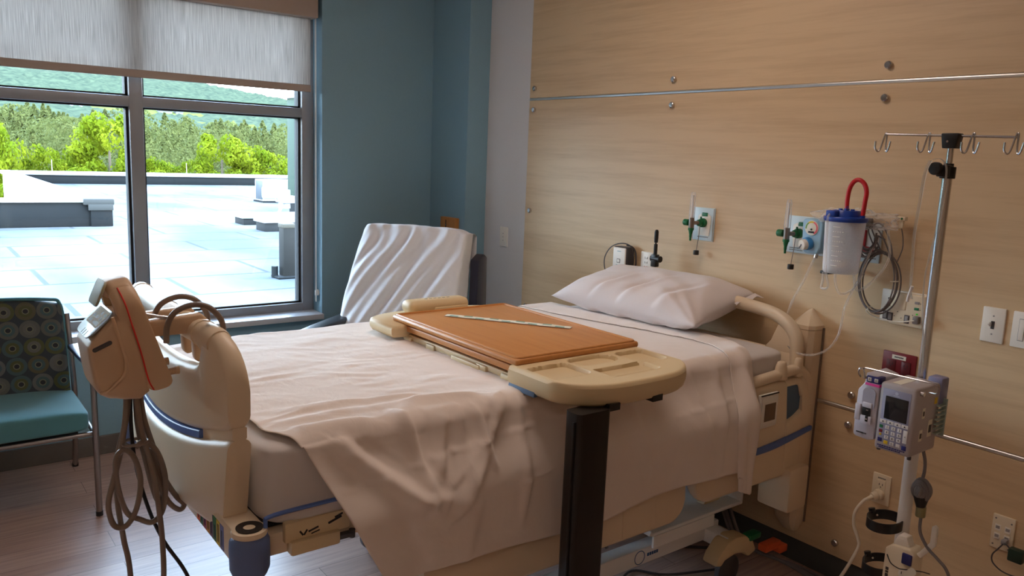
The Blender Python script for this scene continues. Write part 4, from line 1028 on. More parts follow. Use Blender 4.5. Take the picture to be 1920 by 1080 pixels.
# oxygen flowmeter on a wall plate
def flowmeter(parent, y, z, x=WX):
    """body at (y,z) in front of the plate face x; parts are added to parent"""
    MB().cyl((x-.008, y, z), (x-.028, y, z), .020, n=22, bev=.003).cyl((x-.028, y, z), (x-.048, y, z), .0145, n=20, bev=.003).cyl((x-.030, y, z+.012), (x-.030, y, z+.027), .004).build('adapter', M_green, parent)
    MB().cyl((x-.046, y, z), (x-.078, y+.012, z), .0085).cyl((x-.078, y+.012, z-.022), (x-.078, y+.012, z+.022), .012, n=18).build('meter_body', M_steel, parent)
    k = MB().cyl((x-.078, y+.026, z), (x-.078, y+.052, z), .0145, n=14, bev=.003).build('control_knob', M_green, parent)
    MB().cyl((x-.078, y+.012, z-.022), (x-.078, y+.012, z-.032), .013, n=16).lathe([(0, -.03), (.011, -.03), (.0075, -.046), (.0062, -.05), (.006, -.062), (.0048, -.064), (.0044, -.078), (0, -.078)], (x-.078, y+.012, z)).build('hose_barb', M_green, parent)
    tu = MB().lathe([(0, .022), (.0125, .022), (.0135, .03), (.0105, .118), (.0085, .13), (.006, .134), (0, .134)], (x-.078, y+.012, z), n=20).build('flow_tube', M_tubec, parent)
    MB().lathe([(0, .024), (.0045, .024), (.0035, .12), (0, .12)], (x-.078, y+.012, z), n=12).build('inner_tube', M_whitem, tu)
    MB().tube([(x-.034, y, z-.014), (x-.036, y+.001, z-.06), (x-.038, y+.005, z-.105), (x-.039, y+.006, z-.125)], .0016, 6, 4).build('chain', M_steel, parent)
    MB().cyl((x-.039, y+.006, z-.122), (x-.039, y+.006, z-.142), .0125, n=16, bev=.002).build('pull_weight', M_black, parent)
def fascia_marks(parent, y, z, w=.05, rows=1):
    mb = MB()
    for r_ in range(rows):
        x = y+w/2; 
        while x > y-w/2: 
            q = random.uniform(.003, .008); mb.box((WX-.0078, x-q, z-.008*r_-.0018), (WX-.007, x, z-.008*r_+.0018)); x -= q+.0018
    mb.build('printed_mark', M_inkg, parent, smooth=False)
random.seed(11)
og = plate('oxygen_outlet', 'pale blue oxygen outlet plate with green flowmeter, above the pillow', 'gas outlet', 2.227, 2.345, 1.266, 1.411, M_o2plate, bev=.002)
MB().prism([(-.030, -.052), (.030, -.052), (.036, .02), (.034, .036), (.018, .044), (-.018, .044), (-.034, .036), (-.036, .02)], (WX-.0072, 2.279, 1.34), UY, UZ, .003, .001).build('outlet_face', M_white, og)
MB().prism([(-.016, -.008), (.016, -.008), (.014, .008), (-.014, .008)], (WX-.0075, 2.277, 1.382), UY, UZ, .006, .002).build('release_button', M_green, og)
flowmeter(og, 2.281, 1.345); fascia_marks(og, 2.285, 1.282, .055)
MB().box((WX-.0072, 2.229, 1.268), (WX+.002, 2.233, 1.409)).box((WX-.0072, 2.339, 1.268), (WX+.002, 2.343, 1.409)).build('plate_edge', M_steel, og, smooth=False)

# wide gas and suction panel
gp = plate('gas_panel', 'wide pale blue gas panel with flowmeter and suction gauge above the bed head', 'gas outlet', 1.474, 1.867, 1.267, 1.413, M_o2plate, bev=.002)
MB().prism([(-.030, -.052), (.030, -.052), (.036, .02), (.034, .036), (.018, .044), (-.018, .044), (-.034, .036), (-.036, .02)], (WX-.0072, 1.800, 1.342), UY, UZ, .003, .001).build('outlet_face', M_white, gp)
MB().prism([(-.016, -.008), (.016, -.008), (.014, .008), (-.014, .008)], (WX-.0075, 1.797, 1.382), UY, UZ, .006, .002).build('release_button', M_green, gp)
flowmeter(gp, 1.805, 1.345); fascia_marks(gp, 1.815, 1.286, .06, 2)
MB().prism([(-.034, -.055), (.03, -.055), (.036, .03), (.03, .05), (-.03, .05), (-.036, .03)], (WX-.0072, 1.515, 1.345), UY, UZ, .003, .001).build('outlet_face', M_white, gp)
MB().box((WX-.018, 1.528, 1.31), (WX-.007, 1.556, 1.385), .003).box((WX-.0185, 1.497, 1.30), (WX-.007, 1.556, 1.325), .003).build('vacuum_latch', mat('vacuum_red', (170, 40, 50), .4), gp)
fascia_marks(gp, 1.52, 1.283, .06, 1)
MB().cyl((WX-.0085, 1.53, 1.292), (WX-.007, 1.53, 1.292), .004, n=12).build('screw', M_ink, gp)
rg = MB().prism([(-.040, -.055), (-.026, -.075), (.03, -.075), (.042, -.05), (.046, .045), (.038, .058), (-.038, .058), (-.044, .045)], (WX-.007, 1.715, 1.353), UY, UZ, .062, .008, 3).build('suction_regulator', mat('pale_blue_housing', (150, 192, 220), .4, var=.03), gp)
ga = MB().cyl((WX-.068, 1.715, 1.376), (WX-.073, 1.715, 1.376), .0285, n=32, bev=.002).build('gauge', M_gauge, rg)
mb = MB(); 
def arc(mb, a0, a1, r0, r1, x):
    n = 14
    for k in range(n):
        q0, q1 = a0+(a1-a0)*k/n, a0+(a1-a0)*(k+1)/n
        mb.quad(*[(x, 1.715-rr*math.cos(q), 1.376+rr*math.sin(q)) for q, rr in ((q0, r0), (q0, r1), (q1, r1), (q1, r0))])
arc(mb, PI*1.05, PI*.70, .020, .026, WX-.0735); mb.build('gauge_green', mat('gauge_green_print', (110, 160, 90), .5), rg, smooth=False)
mb = MB(); arc(mb, PI*.70, PI*.40, .020, .026, WX-.0735); mb.build('gauge_yellow', mat('gauge_yellow_print', (226, 196, 60), .5), rg, smooth=False)
mb = MB(); arc(mb, PI*.40, -PI*.35, .020, .026, WX-.0735); mb.build('gauge_red', mat('gauge_red_print', (224, 92, 110), .5), rg, smooth=False)
MB().cyl((WX-.073, 1.715, 1.371), (WX-.0755, 1.715, 1.371), .0035, n=12).box((WX-.0745, 1.703, 1.357), (WX-.0732, 1.727, 1.364)).build('gauge_needle', M_ink, rg)
kn = MB().cyl((WX-.066, 1.722, 1.318), (WX-.084, 1.728, 1.314), .0245, n=28, bev=.003).build('knob_collar', M_blueknob, rg)
MB().cyl((WX-.080, 1.728, 1.314), (WX-.100, 1.735, 1.310), .021, .0195, n=28, bev=.003).build('selector_knob', M_white, rg)
MB().prism([(-.0025, -.013), (.0025, -.013), (.0025, .013), (-.0025, .013)], (WX-.1005, 1.735, 1.310), V((0, -.85, -.5)), V((0, -.5, .85)), .0008).build('knob_line', M_dgrey, rg)
MB().cyl((WX-.045, 1.70, 1.283), (WX-.047, 1.702, 1.262), .008, n=14).build('regulator_port', M_chrome, rg)

# suction canister
CX, CYY = 2.665, 1.528
cn = thing('suction_canister', 'frosted suction canister with a blue lid and red loop tube on the gas panel', 'canister', (CX, CYY, 1.235))
cup = MB().lathe([(0, 1.238), (.056, 1.236), (.0605, 1.242), (.0615, 1.27), (.0685, 1.425), (.0675, 1.425), (.0605, 1.27), (.0595, 1.245), (0, 1.243)], (CX, CYY, 0), n=48).build('cup', M_can, cn)
mb = MB()
for k in range(9):
    z = 1.265+.017*k; rr = .0618+(z-1.27)/.155*.007
    for a in linspace(PI*.98, PI*(1.17 if k % 2 else 1.10), 6)[:-1]:
        b2 = a+PI*.02
        mb.quad(*[(CX+(rr+.0006)*math.cos(q), CYY+(rr+.0006)*math.sin(q), zz) for q, zz in ((a, z), (b2, z), (b2, z+.002), (a, z+.002))])
mb.build('graduation', M_white, cup, smooth=False)
ld = MB().lathe([(.062, 1.418), (.072, 1.420), (.0745, 1.425), (.0745, 1.432), (.072, 1.436), (.050, 1.438), (.046, 1.456), (.044, 1.459), (0, 1.459)], (CX, CYY, 0), n=48)
for a in (.4, 2.2, 3.6, 5.0): ld.cyl((CX+.02*math.cos(a), CYY+.02*math.sin(a), 1.459), (CX+.02*math.cos(a), CYY+.02*math.sin(a), 1.464), .007, n=12)
ld.cyl((CX-.01, CYY-.005, 1.455), (CX-.01, CYY-.005, 1.474), .0085, .007, n=16).cyl((CX-.002, CYY-.062, 1.43), (CX-.002, CYY-.062, 1.445), .009, n=16).box((CX-.075, CYY+.0, 1.437), (CX-.03, CYY+.035, 1.458), .004)
ld.build('lid', M_bluelid, cn)
MB().tube([(CX-.01, CYY-.005, 1.465), (CX-.008, CYY-.003, 1.50), (CX-.006, CYY-.006, 1.535), (CX-.004, CYY-.018, 1.560), (CX-.002, CYY-.036, 1.567), (CX, CYY-.056, 1.553), (CX, CYY-.066, 1.525), (CX, CYY-.064, 1.49), (CX-.002, CYY-.062, 1.44)], .0078, 12, 8).build('red_tube', M_red, cn)
MB().box((CX+.05, CYY-.02, 1.40), (WX-.01, CYY+.02, 1.43), .004).box((WX-.03, CYY+.03, 1.225), (WX, CYY+.065, 1.25), .003).box((CX-.03, CYY+.028, 1.226), (WX-.02, CYY+.062, 1.238), .004).build('bracket', M_black, cn)
# clear tubes looping off the canister
tr_ = thing('suction_tubing', 'clear suction tubing looping from the suction gauge down beside the wall guard', 'tubing', (2.76, 1.7, 1.2))
def ctube(pts, r, nm, par): return MB().tube(pts, r, 8, 8).build(nm, M_clear, par)
ctube([(WX-.047, 1.702, 1.27), (WX-.055, 1.712, 1.235), (WX-.07, 1.728, 1.17), (WX-.09, 1.755, 1.09), (WX-.10, 1.768, 1.02), (WX-.12, 1.762, .965), (WX-.14, 1.725, .925), (WX-.15, 1.67, .905), (WX-.14, 1.61, .912), (WX-.12, 1.57, .94), (WX-.10, 1.55, .985), (WX-.09, 1.545, 1.03), (WX-.085, 1.54, 1.10), (WX-.06, 1.525, 1.18), (WX-.05, 1.50, 1.23)], .0042, 'tube', tr_)
ctube([(CX-.072, CYY+.02, 1.445), (CX-.086, CYY+.018, 1.43), (CX-.082, CYY+.016, 1.36), (CX-.078, CYY+.01, 1.25), (CX-.07, CYY+.0, 1.19), (CX-.06, CYY+.03, 1.18), (CX-.05, CYY+.035, 1.21), (CX-.05, CYY+.035, 1.236)], .004, 'tube', tr_)
ctube([(CX-.03, CYY-.0, 1.236), (CX-.04, CYY-.01, 1.20), (CX-.03, CYY-.03, 1.165), (CX+.02, CYY-.05, 1.19), (CX+.05, CYY-.06, 1.26), (CX+.07, CYY-.07, 1.33)], .004, 'tube', tr_)
ctube([(CX+.02, CYY-.04, 1.24), (CX+.02, CYY-.06, 1.18), (CX+.05, CYY-.10, 1.22), (CX+.08, CYY-.13, 1.30), (CX+.09, CYY-.11, 1.40)], .004, 'tube', tr_)
# clear bag of coiled tubing stuffed behind the canister
bgt = thing('tubing_bag', 'clear plastic bag of coiled tubing tucked behind the canister lid', 'bag', (2.77, 1.50, 1.42))
def bagf(u, v):
    th = 2*PI*u; ph = -PI/2+PI*v
    p = V((2.765+.05*math.cos(ph)*math.cos(th), 1.53+.16*math.cos(ph)*math.sin(th), 1.425+.035*math.sin(ph)))
    n = 1+.35*noise.noise(p*22)+.25*noise.noise(p*50)
    p = V((2.765, 1.53, 1.425))+(p-V((2.765, 1.53, 1.425)))*n
    p.x = min(p.x, WX-.004); return p
MB().grid(bagf, 64, 40, closeu=True).build('bag', M_bag, bgt)
mb = MB()
for k in range(6):
    r0 = .045+.006*k; mb.tube([(2.755+.006*k*(1 if k % 2 else -1)*.6, 1.488+.9*r0*math.cos(a)*.75, 1.375+r0*math.sin(a)*1.15) for a in linspace(PI*(.05+.03*k), PI*(-1.05+.08*k), 9)], .0034, 8, 5)
mb.build('coiled_tube', M_cable, bgt)

# nurse call station, coil of grey cord
ns = thing('call_station', 'ivory nurse call station with green light under the grey cord coil', 'call station', (2.80, 1.36, 1.12))
MB().box((WX-.010, 1.272, 1.064), (WX, 1.446, 1.182), .003).build('plate', M_white, ns)
fc = MB().box((WX-.030, 1.279, 1.062), (WX-.006, 1.403, 1.178), .006, 3).build('housing', M_ivory, ns)
MB().box((WX-.033, 1.345, 1.118), (WX-.028, 1.392, 1.172), .003).build('speaker_panel', M_ivory, fc)
for y, z, m in ((1.307, 1.151, M_grey), (1.307, 1.130, M_green)): MB().box((WX-.033, y-.008, z-.0045), (WX-.029, y+.008, z+.0045), .001).build('button', m, fc)
MB().cyl((WX-.034, 1.303, 1.112), (WX-.029, 1.303, 1.112), .003, n=12).build('green_light', mat('green_light_lens', (60, 220, 60), .3), fc)
for y, xx in ((1.425, WX-.010), (1.397, WX-.030), (1.337, WX-.030)):
    o = MB().box((xx-.0025, y-.009, 1.073), (xx+.002, y+.009, 1.103), .001).build('jack_surround', M_dgrey, ns); MB().box((xx-.0045, y-.0055, 1.077), (xx-.001, y+.0055, 1.099), .001).build('jack', M_grey, o)
MB().box((WX-.014, 1.408, 1.122), (WX-.008, 1.420, 1.134), .001).build('red_button', M_redp, ns); MB().box((WX-.014, 1.410, 1.145), (WX-.008, 1.420, 1.153), .001).build('black_button', M_black, ns)
mb = MB()
for y, z in ((1.372, 1.110), (1.357, 1.089), (1.382, 1.093), (1.318, 1.106), (1.295, 1.128), (1.295, 1.150), (1.43, 1.108)): mb.cyl((WX-.0312, y, z) if y < 1.41 else (WX-.0112, y, z), (WX-.029, y, z) if y < 1.41 else (WX-.009, y, z), .0016, n=8)
mb.build('screw', M_ink, ns)
MB().box((WX-.052, 1.288, 1.080), (WX-.030, 1.308, 1.106), .003).build('cord_plug', M_cable, ns)
MB().tube([(WX-.05, 1.30, 1.092), (WX-.055, 1.315, 1.088), (WX-.05, 1.35, 1.078), (WX-.05, 1.40, 1.075), (WX-.055, 1.445, 1.082), (WX-.065, 1.468, 1.098), (WX-.06, 1.462, 1.112)], .0022, 8, 6).build('cord', M_wcable, ns)
co = thing('cord_coil', 'loop of grey call cord coiled over the ivory call station', 'cord', (2.77, 1.44, 1.2))
mb = MB(); pts = []
for k in range(5*16+1):
    a = PI*.6+2*PI*k/16; w = k//16
    ry = .062+.004*math.sin(w*2.1)+.003*w; rz = .108+.005*math.cos(w*1.7)
    pts.append((WX-.055+.005*((w*7) % 5-2), 1.442+ry*math.cos(a)+.004*math.sin(w*3), 1.208+rz*math.sin(a)+.004*math.cos(w*4)))
pts += [(WX-.05, 1.47, 1.33), (WX-.04, 1.478, 1.37), (WX-.045, 1.44, 1.36)]
mb.tube(pts, .0028, 8, 3)
mb.tube([(WX-.05, 1.445, 1.315), (WX-.045, 1.475, 1.36), (WX-.05, 1.49, 1.40), (WX-.05, 1.46, 1.415), (WX-.05, 1.42, 1.36), (WX-.05, 1.40, 1.29)], .0028, 8, 6)
mb.tube([(WX-.05, 1.46, 1.315), (WX-.042, 1.49, 1.35), (WX-.045, 1.505, 1.39), (WX-.05, 1.48, 1.405), (WX-.05, 1.435, 1.35), (WX-.05, 1.39, 1.26)], .0028, 8, 6)
mb.build('cord', M_cable, co)
MB().tube([(WX-.07, 1.447, 1.095), (WX-.07, 1.462, 1.108), (WX-.045, 1.462, 1.112), (WX-.04, 1.447, 1.098)], .0025, 8, 5, closed=True).tube([(WX-.07, 1.372, 1.22), (WX-.066, 1.392, 1.218), (WX-.04, 1.39, 1.218), (WX-.04, 1.372, 1.22)], .0022, 8, 5, closed=True).build('cable_tie', M_wcable, co)
ct = thing('coiled_lead_clip', 'small white clip with a thin lead at the end of the tubing bag', 'clip', (2.80, 1.40, 1.43))
MB().box((WX-.05, 1.375, 1.432), (WX-.03, 1.405, 1.446), .002).box((WX-.045, 1.383, 1.405), (WX-.032, 1.398, 1.433), .003).build('clip', M_ivory, ct)
MB().cyl((WX-.0515, 1.386, 1.439), (WX-.049, 1.386, 1.439), .004, n=10).build('clip_hole', M_green, ct)
MB().tube([(WX-.038, 1.390, 1.408), (WX-.03, 1.384, 1.37), (WX-.03, 1.382, 1.33), (WX-.04, 1.392, 1.28)], .002, 8, 6).build('lead', M_cable, ct)

# small monitor box and three-switch plate above the pillow
cbx = thing('bedside_handset', 'white and grey bedside unit with a thin cord loop left of the pillow switch plate', 'handset', (2.80, 2.74, 1.11))
MB().box((2.775, 2.692, 1.03), (WX, 2.786, 1.188), .008, 3).build('case', M_dgrey, cbx)
fp = MB().box((2.770, 2.698, 1.034), (2.780, 2.782, 1.184), .005, 3).build('front', M_white, cbx)
MB().box((2.7685, 2.730, 1.110), (2.771, 2.752, 1.130), .001).build('square_button', M_cable, fp); MB().box((2.7675, 2.733, 1.113), (2.7695, 2.749, 1.127), .001).build('button_face', M_white, fp)
mb = MB()
for k in range(3): mb.box((2.7692, 2.722+.014*k, 1.062), (2.7702, 2.726+.014*k, 1.072))
mb.box((2.7692, 2.725, 1.092), (2.7702, 2.757, 1.101)); mb.box((2.7692, 2.728, 1.165), (2.7702, 2.752, 1.168)); mb.build('printed_mark', mat('pale_teal_print', (120, 160, 165), .5), fp, smooth=False)
MB().tube([(2.80, 2.69, 1.06), (2.80, 2.672, 1.10), (2.80, 2.675, 1.16), (2.80, 2.70, 1.197), (2.79, 2.75, 1.203), (2.785, 2.81, 1.18), (2.785, 2.85, 1.13), (2.785, 2.852, 1.08), (2.785, 2.83, 1.04), (2.785, 2.79, 1.02), (2.80, 2.74, 1.0)], .0028, 8, 8).tube([(2.81, 2.69, 1.05), (2.81, 2.665, 1.09), (2.81, 2.667, 1.16), (2.81, 2.69, 1.19), (2.81, 2.73, 1.195)], .0035, 8, 6).build('cord', M_dgrey, cbx)
tp = plate('switch_plate', 'white three-button plate beside the black stowed pole above the pillow', 'switch plate', 2.572, 2.645, 1.0, 1.176, M_white)
for z, m in ((1.148, M_inkg), (1.126, M_inkg), (1.104, M_redl)): 
    MB().box((WX-.0086, 2.600, z-.0055), (WX-.0065, 2.616, z+.0055), .001).build('button', M_white, tp)
    MB().box((WX-.0092, 2.5995, z-.005), (WX-.0084, 2.602, z+.005)).box((WX-.0092, 2.614, z-.005), (WX-.0084, 2.6165, z+.005)).build('button_mark', m, tp, smooth=False)

# ------------------------------------------------------------------ drip stand
QX, QY = 2.137, .962
ds = thing('drip_stand', 'chrome and white drip stand with four double hooks on its crossbar', 'drip stand', (QX, QY, 0))
MB().cyl((QX, QY, .06), (QX, QY, .99), .0172, n=24).build('lower_pole', M_whitem, ds)
MB().cyl((QX, QY, .97), (QX, QY, 1.60), .0122, n=24).build('upper_pole', M_chrome, ds)
MB().cyl((QX, QY, 1.58), (QX, QY, 1.675), .008, n=18).build('inner_rod', M_chrome, ds)
cl = MB().cyl((QX, QY, 1.588), (QX, QY, 1.618), .0185, n=20, bev=.002).cyl((QX, QY, 1.615), (QX, QY, 1.626), .012, n=18).box((QX-.03, QY-.012, 1.592), (QX, QY+.016, 1.622), .003).build('height_clamp', M_black, ds)
MB().cyl((QX-.03, QY+.012, 1.612), (QX-.047, QY+.014, 1.612), .0165, n=22, bev=.003).build('clamp_knob', M_black, cl)
hd = MB().prism([(-.0165, 1.664), (.0165, 1.664), (.0225, 1.699), (.020, 1.702), (-.020, 1.702), (-.0225, 1.699)], (QX+.014, QY, 0), UY, UZ, .028, .002)
hd = hd.build('pole_head', M_black, ds)
MB().cyl((QX-.0155, QY+.004, 1.681), (QX-.013, QY+.004, 1.681), .003, n=12).build('screw', M_chrome, hd)
MB().cyl((QX, .812, 1.693), (QX, 1.135, 1.699), .0032, n=10).build('crossbar', M_chrome, ds)
for y in (1.135, 1.020, .911, .812):
    z = 1.696
    MB().tube([(QX-.012, y+.021, z-.016), (QX-.012, y+.0205, z-.034), (QX-.010, y+.0145, z-.043), (QX-.006, y+.009, z-.036), (QX-.001, y+.002, z+.002), (QX, y-.001, z+.006), (QX-.001, y-.003, z+.002), (QX-.005, y-.0055, z-.036), (QX-.009, y-.011, z-.043), (QX-.012, y-.0165, z-.036), (QX-.014, y-.0215, z-.016)], .0024, 8, 5).build('double_hook', M_chrome, ds)
for z0, z1, cy in ((.632, .660, 1.01), (.505, .530, 1.008)):
    R = []
    for k in range(33):
        a = -PI*.06+2*PI*1.0*k/33; R.append((QX-.035+.05*math.cos(a), cy+.036*math.sin(a)*1.0-.008*math.cos(a)))
    mb = MB(); N_ = len(R)
    b = []
    for s, w in ((1, 0), (1, 0)): pass
    outer = [(QX-.03+.058*math.cos(2*PI*k/40), cy-.012+.044*math.sin(2*PI*k/40)) for k in range(40)]
    inner = [(QX-.03+.0545*math.cos(2*PI*k/40), cy-.012+.0405*math.sin(2*PI*k/40)) for k in range(40)]
    rr = []
    for k in range(40): rr.append([V((*outer[k], z0)), V((*outer[k], z1)), V((*inner[k], z1)), V((*inner[k], z0))])
    rr.append(rr[0]); mb.rings(rr, cap=False)
    mb.cyl((QX-.02, cy+.030, z1-.006), (QX-.02, cy+.034, z1+.006), .009, n=14)
    rg_ = mb.build('cylinder_ring', M_black, ds)
    MB().cyl((QX+.0, cy+.028, (z0+z1)/2), (QX-.008, cy+.022, (z0+z1)/2), .003, n=10).build('ring_screw', M_chrome, rg_)
for k in range(5):
    a = 2*PI*k/5+.3; ex_, ey_ = QX+.27*math.cos(a), QY+.27*math.sin(a)
    lgp = MB().tube([(QX, QY, .085), (QX+.1*math.cos(a), QY+.1*math.sin(a), .08), (ex_, ey_, .066)], .013, 10, 4).build('base_leg', M_whitem, ds)
    MB().lathe([(0, -.01), (.02, -.01), (.024, -.005), (.024, .005), (.02, .01), (0, .01)], (ex_, ey_, .025), (-math.sin(a), math.cos(a), 0), 18).cyl((ex_, ey_, .03), (ex_, ey_, .066), .006).build('caster', M_black, lgp)
# clear tubing ribbon hanging from the clamp
ht = thing('hanging_tubing', 'limp clear tubing sleeve draped over the black clamp of the drip stand', 'tubing', (QX-.03, QY, 1.5))
def rib(pts, w):
    P = catmull(pts, 8)
    def g(u, v):
        p = P[int(round(u*(len(P)-1)))]; return p+V((.006*math.sin(v*PI), (v-.5)*w*(1-.35*u), 0))
    return g
M_rib = clear_mat('limp_clear_plastic', (1, 1, 1), .35, .25, (.8, .82, .80))
MB().grid(rib([(QX-.05, .985, 1.632), (QX-.052, .994, 1.60), (QX-.05, 1.0, 1.52), (QX-.045, 1.006, 1.44), (QX-.04, 1.004, 1.36), (QX-.035, 1.004, 1.30), (QX-.03, 1.0, 1.27)], .010), 48, 6).build('sleeve', M_rib, ht)
MB().grid(rib([(QX-.045, .985, 1.634), (QX-.04, .965, 1.636), (QX-.036, .95, 1.61), (QX-.032, .954, 1.53), (QX-.026, .962, 1.45), (QX-.024, .972, 1.38), (QX-.024, .976, 1.33), (QX-.024, .972, 1.25), (QX-.022, .962, 1.17), (QX-.02, .955, 1.10)], .005), 64, 6).build('strand', M_rib, ht)
MB().tube([(QX-.034, 1.0, 1.305), (QX-.03, 1.008, 1.28), (QX-.03, 1.01, 1.262)], .004, 8, 4).build('end_piece', M_whitem, ht)

# ------------------------------------------------------------------ infusion pump
BX0, BX1, Y0, Y1, Z0, Z1 = 1.981, 2.116, .898, .992, .888, 1.067
ip = thing('infusion_pump', 'grey infusion pump with dark screen and keypad clamped on the drip stand', 'pump', (2.05, .95, .888))
body = MB().box((BX0, Y0, Z0), (BX1, Y1, Z1), .008, 3).build('body', mat('pump_grey_plastic', (178, 172, 176), .42, var=.03, scale=8), ip)
def fy(k): return Y1-(Y1-Y0)*k      # k 0..1 left to right in the picture
def fz(k): return Z1-(Z1-Z0)*k
FXP = BX0-.0012
MB().box((FXP, fy(.87), fz(.88)), (BX0+.002, fy(.10), fz(.08)), .001).build('front_panel', mat('bluish_grey_panel', (150, 152, 178), .4, var=.02), body)
sc_ = MB().box((FXP-.0014, fy(.82), fz(.52)), (FXP+.001, fy(.20), fz(.185)), .0005).build('screen', M_screen, body)
mb = MB().lathe([(0, .0006), (.0042, .0006), (.0042, 0), (0, 0)], (FXP-.0002, fy(.48), fz(.125)), (-1, 0, 0), 16).box((FXP-.0006, fy(.56), fz(.165)), (FXP, fy(.40), fz(.155)))
mb.build('maker_mark', mat('pale_print', (190, 196, 214), .5), body, smooth=False)
key = mat('keypad_white', (214, 210, 206), .45, var=.02)
def keypad(cells, m, nm, txt=None, tm=None, sz=.008):
    for i, (ku, kv, w, h) in enumerate(cells):
        o = MB().box((FXP-.0016, fy(ku)-w/2, fz(kv)-h/2), (FXP, fy(ku)+w/2, fz(kv)+h/2), .0008).build(nm, m, body)
        if txt and txt[i]: MB().text(txt[i], (FXP-.0019, fy(ku), fz(kv)), UY, UZ, sz).build('key_print', tm or M_ink, o, smooth=False)
for k in range(4):
    ku = .20+.20*k
    o = MB().box((FXP-.0016, fy(ku)-.0085, fz(.565)-.0045), (FXP, fy(ku)+.0085, fz(.565)+.0045), .0008).build('soft_key', key, body)
    MB().prism([(-.0026, -.002), (.0026, -.002), (0, .0026)], (FXP-.0018, fy(ku), fz(.565)), UY, UZ, .0004).build('key_print', M_ink, o, smooth=False)
cells = [(.33+.17*c, .64+.075*r_, .0105, .0095) for r_ in range(3) for c in range(3)]
keypad(cells, key, 'number_key', [str(k+1) for k in range(9)], None, .009)
keypad([(.50, .865, .0105, .0095)], key, 'number_key', ['0'], None, .009)
keypad([(.67, .865, .0105, .0095)], key, 'clear_key', ['.'], None, .012)
keypad([(.835, .71, .011, .034)], key, 'select_key', ['<'], None, .008)
keypad([(.16, .645, .009, .008)], M_green, 'start_key'); keypad([(.16, .715, .009, .008)], M_redp, 'stop_key'); keypad([(.16, .765, .006, .006)], M_yel, 'alert_key'); keypad([(.16, .845, .011, .010)], M_navy, 'power_key')
keypad([(.33, .865, .0105, .0095)], M_yel, 'silence_key'); keypad([(.835, .875, .012, .012)], M_navy, 'backlight_key')
mb = MB(); random.seed(5)
for r_ in range(2):
    y = fy(.10 if r_ == 0 else .15)
    while y > fy(.84 if r_ == 0 else .7): q = random.uniform(.002, .006); mb.box((BX0-.0006, y-q, fz(.93+.025*r_)-.0016), (BX0+.001, y, fz(.93+.025*r_)+.0016)); y -= q+.001
mb.build('printed_mark', M_navy, body, smooth=False)
# paper labels on the side and the sloping top
for (x0, x1, z0, z1) in ((2.022, 2.036, .985, 1.012), (2.018, 2.034, .925, .955), (2.062, 2.082, .930, .975)):
    o = MB().box((x0, Y0-.0008, z0), (x1, Y0+.001, z1)).build('side_label', M_paper, body, smooth=False)
    MB().box((x0+.003, Y0-.0013, z0+(z1-z0)*.25), (x1-.003, Y0-.0005, z1-(z1-z0)*.3)).build('label_print', M_dgrey, o, smooth=False)
MB().box((2.082, Y0-.0008, 1.015), (2.096, Y0+.001, 1.032)).build('yellow_label', M_yel, body, smooth=False)
MB().box((BX0+.012, .945, Z1-.001), (BX1-.03, .968, Z1+.0008)).build('top_label', M_paper, body, smooth=False)
MB().box((BX1-.012, Y0-.004, Z0+.12), (BX1+.03, Y0+.035, Z1+.012), .006).box((BX1-.006, Y0+.01, .92), (BX1+.004, .985, 1.04), .004).box((BX1+.004, .935, .95), (2.124, .990, 1.0), .003).build('pole_clamp', M_lav, ip)
mb = MB()
for k in range(7): mb.box((BX1-.03+.001*k, Y0-.012, .935+.012*k), (BX1+.012, Y0-.002, .9385+.012*k))
mb.box((BX1+.006, Y0-.014, .925), (BX1+.011, Y0-.001, 1.025), .001)
mb.build('rear_fins', mat('pale_green_plastic', (150, 168, 160), .45), ip, smooth=False)
# dosing module at the left of the screen unit
mod = MB().prism([(.995, .907), (.995, 1.072), (1.034, 1.080), (1.036, 1.052), (1.052, 1.03), (1.053, .909), (1.047, .903), (1.012, .901)], (BX0+.002, 0, 0), (0, 1, 0), (0, 0, 1), .10, .004).build('dosing_module', M_lgrey, ip)
MB().box((BX0-.002, .994, 1.056), (BX0+.03, 1.030, 1.074), .003).build('channel_header', M_navy, mod)
for y, t in ((1.021, 'A'), (1.003, 'B')):
    o = MB().box((BX0-.0032, y-.005, 1.060), (BX0-.001, y+.005, 1.070), .0008).build('channel_key', key, mod)
    MB().text(t, (BX0-.0036, y, 1.065), UY, UZ, .008).build('key_print', M_ink, o, smooth=False)
MB().box((BX0-.0008, .994, 1.048), (BX0+.02, 1.032, 1.0545)).build('pink_tape', M_pink, mod, smooth=False)
MB().prism(rrect(0, 0, .034, .060, .014, 6), (BX0-.0002, 1.018, 1.012), UY, UZ, .0015).build('cassette_recess', mat('module_recess', (168, 168, 184), .45), mod)
MB().box((BX0-.006, 1.035, .95), (BX0+.003, 1.050, .995), .002).box((BX0-.006, 1.004, .945), (BX0+.002, 1.034, .967), .002).box((BX0-.005, 1.006, .988), (BX0+.002, 1.033, 1.002), .003).build('cassette_holder', M_lgrey, mod)
MB().box((BX0-.0045, 1.010, .966), (BX0+.002, 1.031, .989), .001).box((BX0-.0068, 1.012, .952), (BX0+.002, 1.020, .967), .001).build('cassette_opening', M_black, mod)
MB().box((BX0-.0035, 1.017, .972), (BX0-.003, 1.026, .976)).box((BX0-.0072, 1.014, .957), (BX0-.0066, 1.018, .961)).box((BX0-.005, 1.014, .981), (BX0-.0042, 1.020, .984)).build('cassette_pin', M_chrome, mod, smooth=False)
mb = MB()
y = 1.043
for q in (.003, .004, .002, .006, .003, .004): mb.box((BX0-.0006, y-q, .916), (BX0+.002, y, .919)); y -= q+.001
mb.build('printed_mark', M_dgrey, mod, smooth=False)
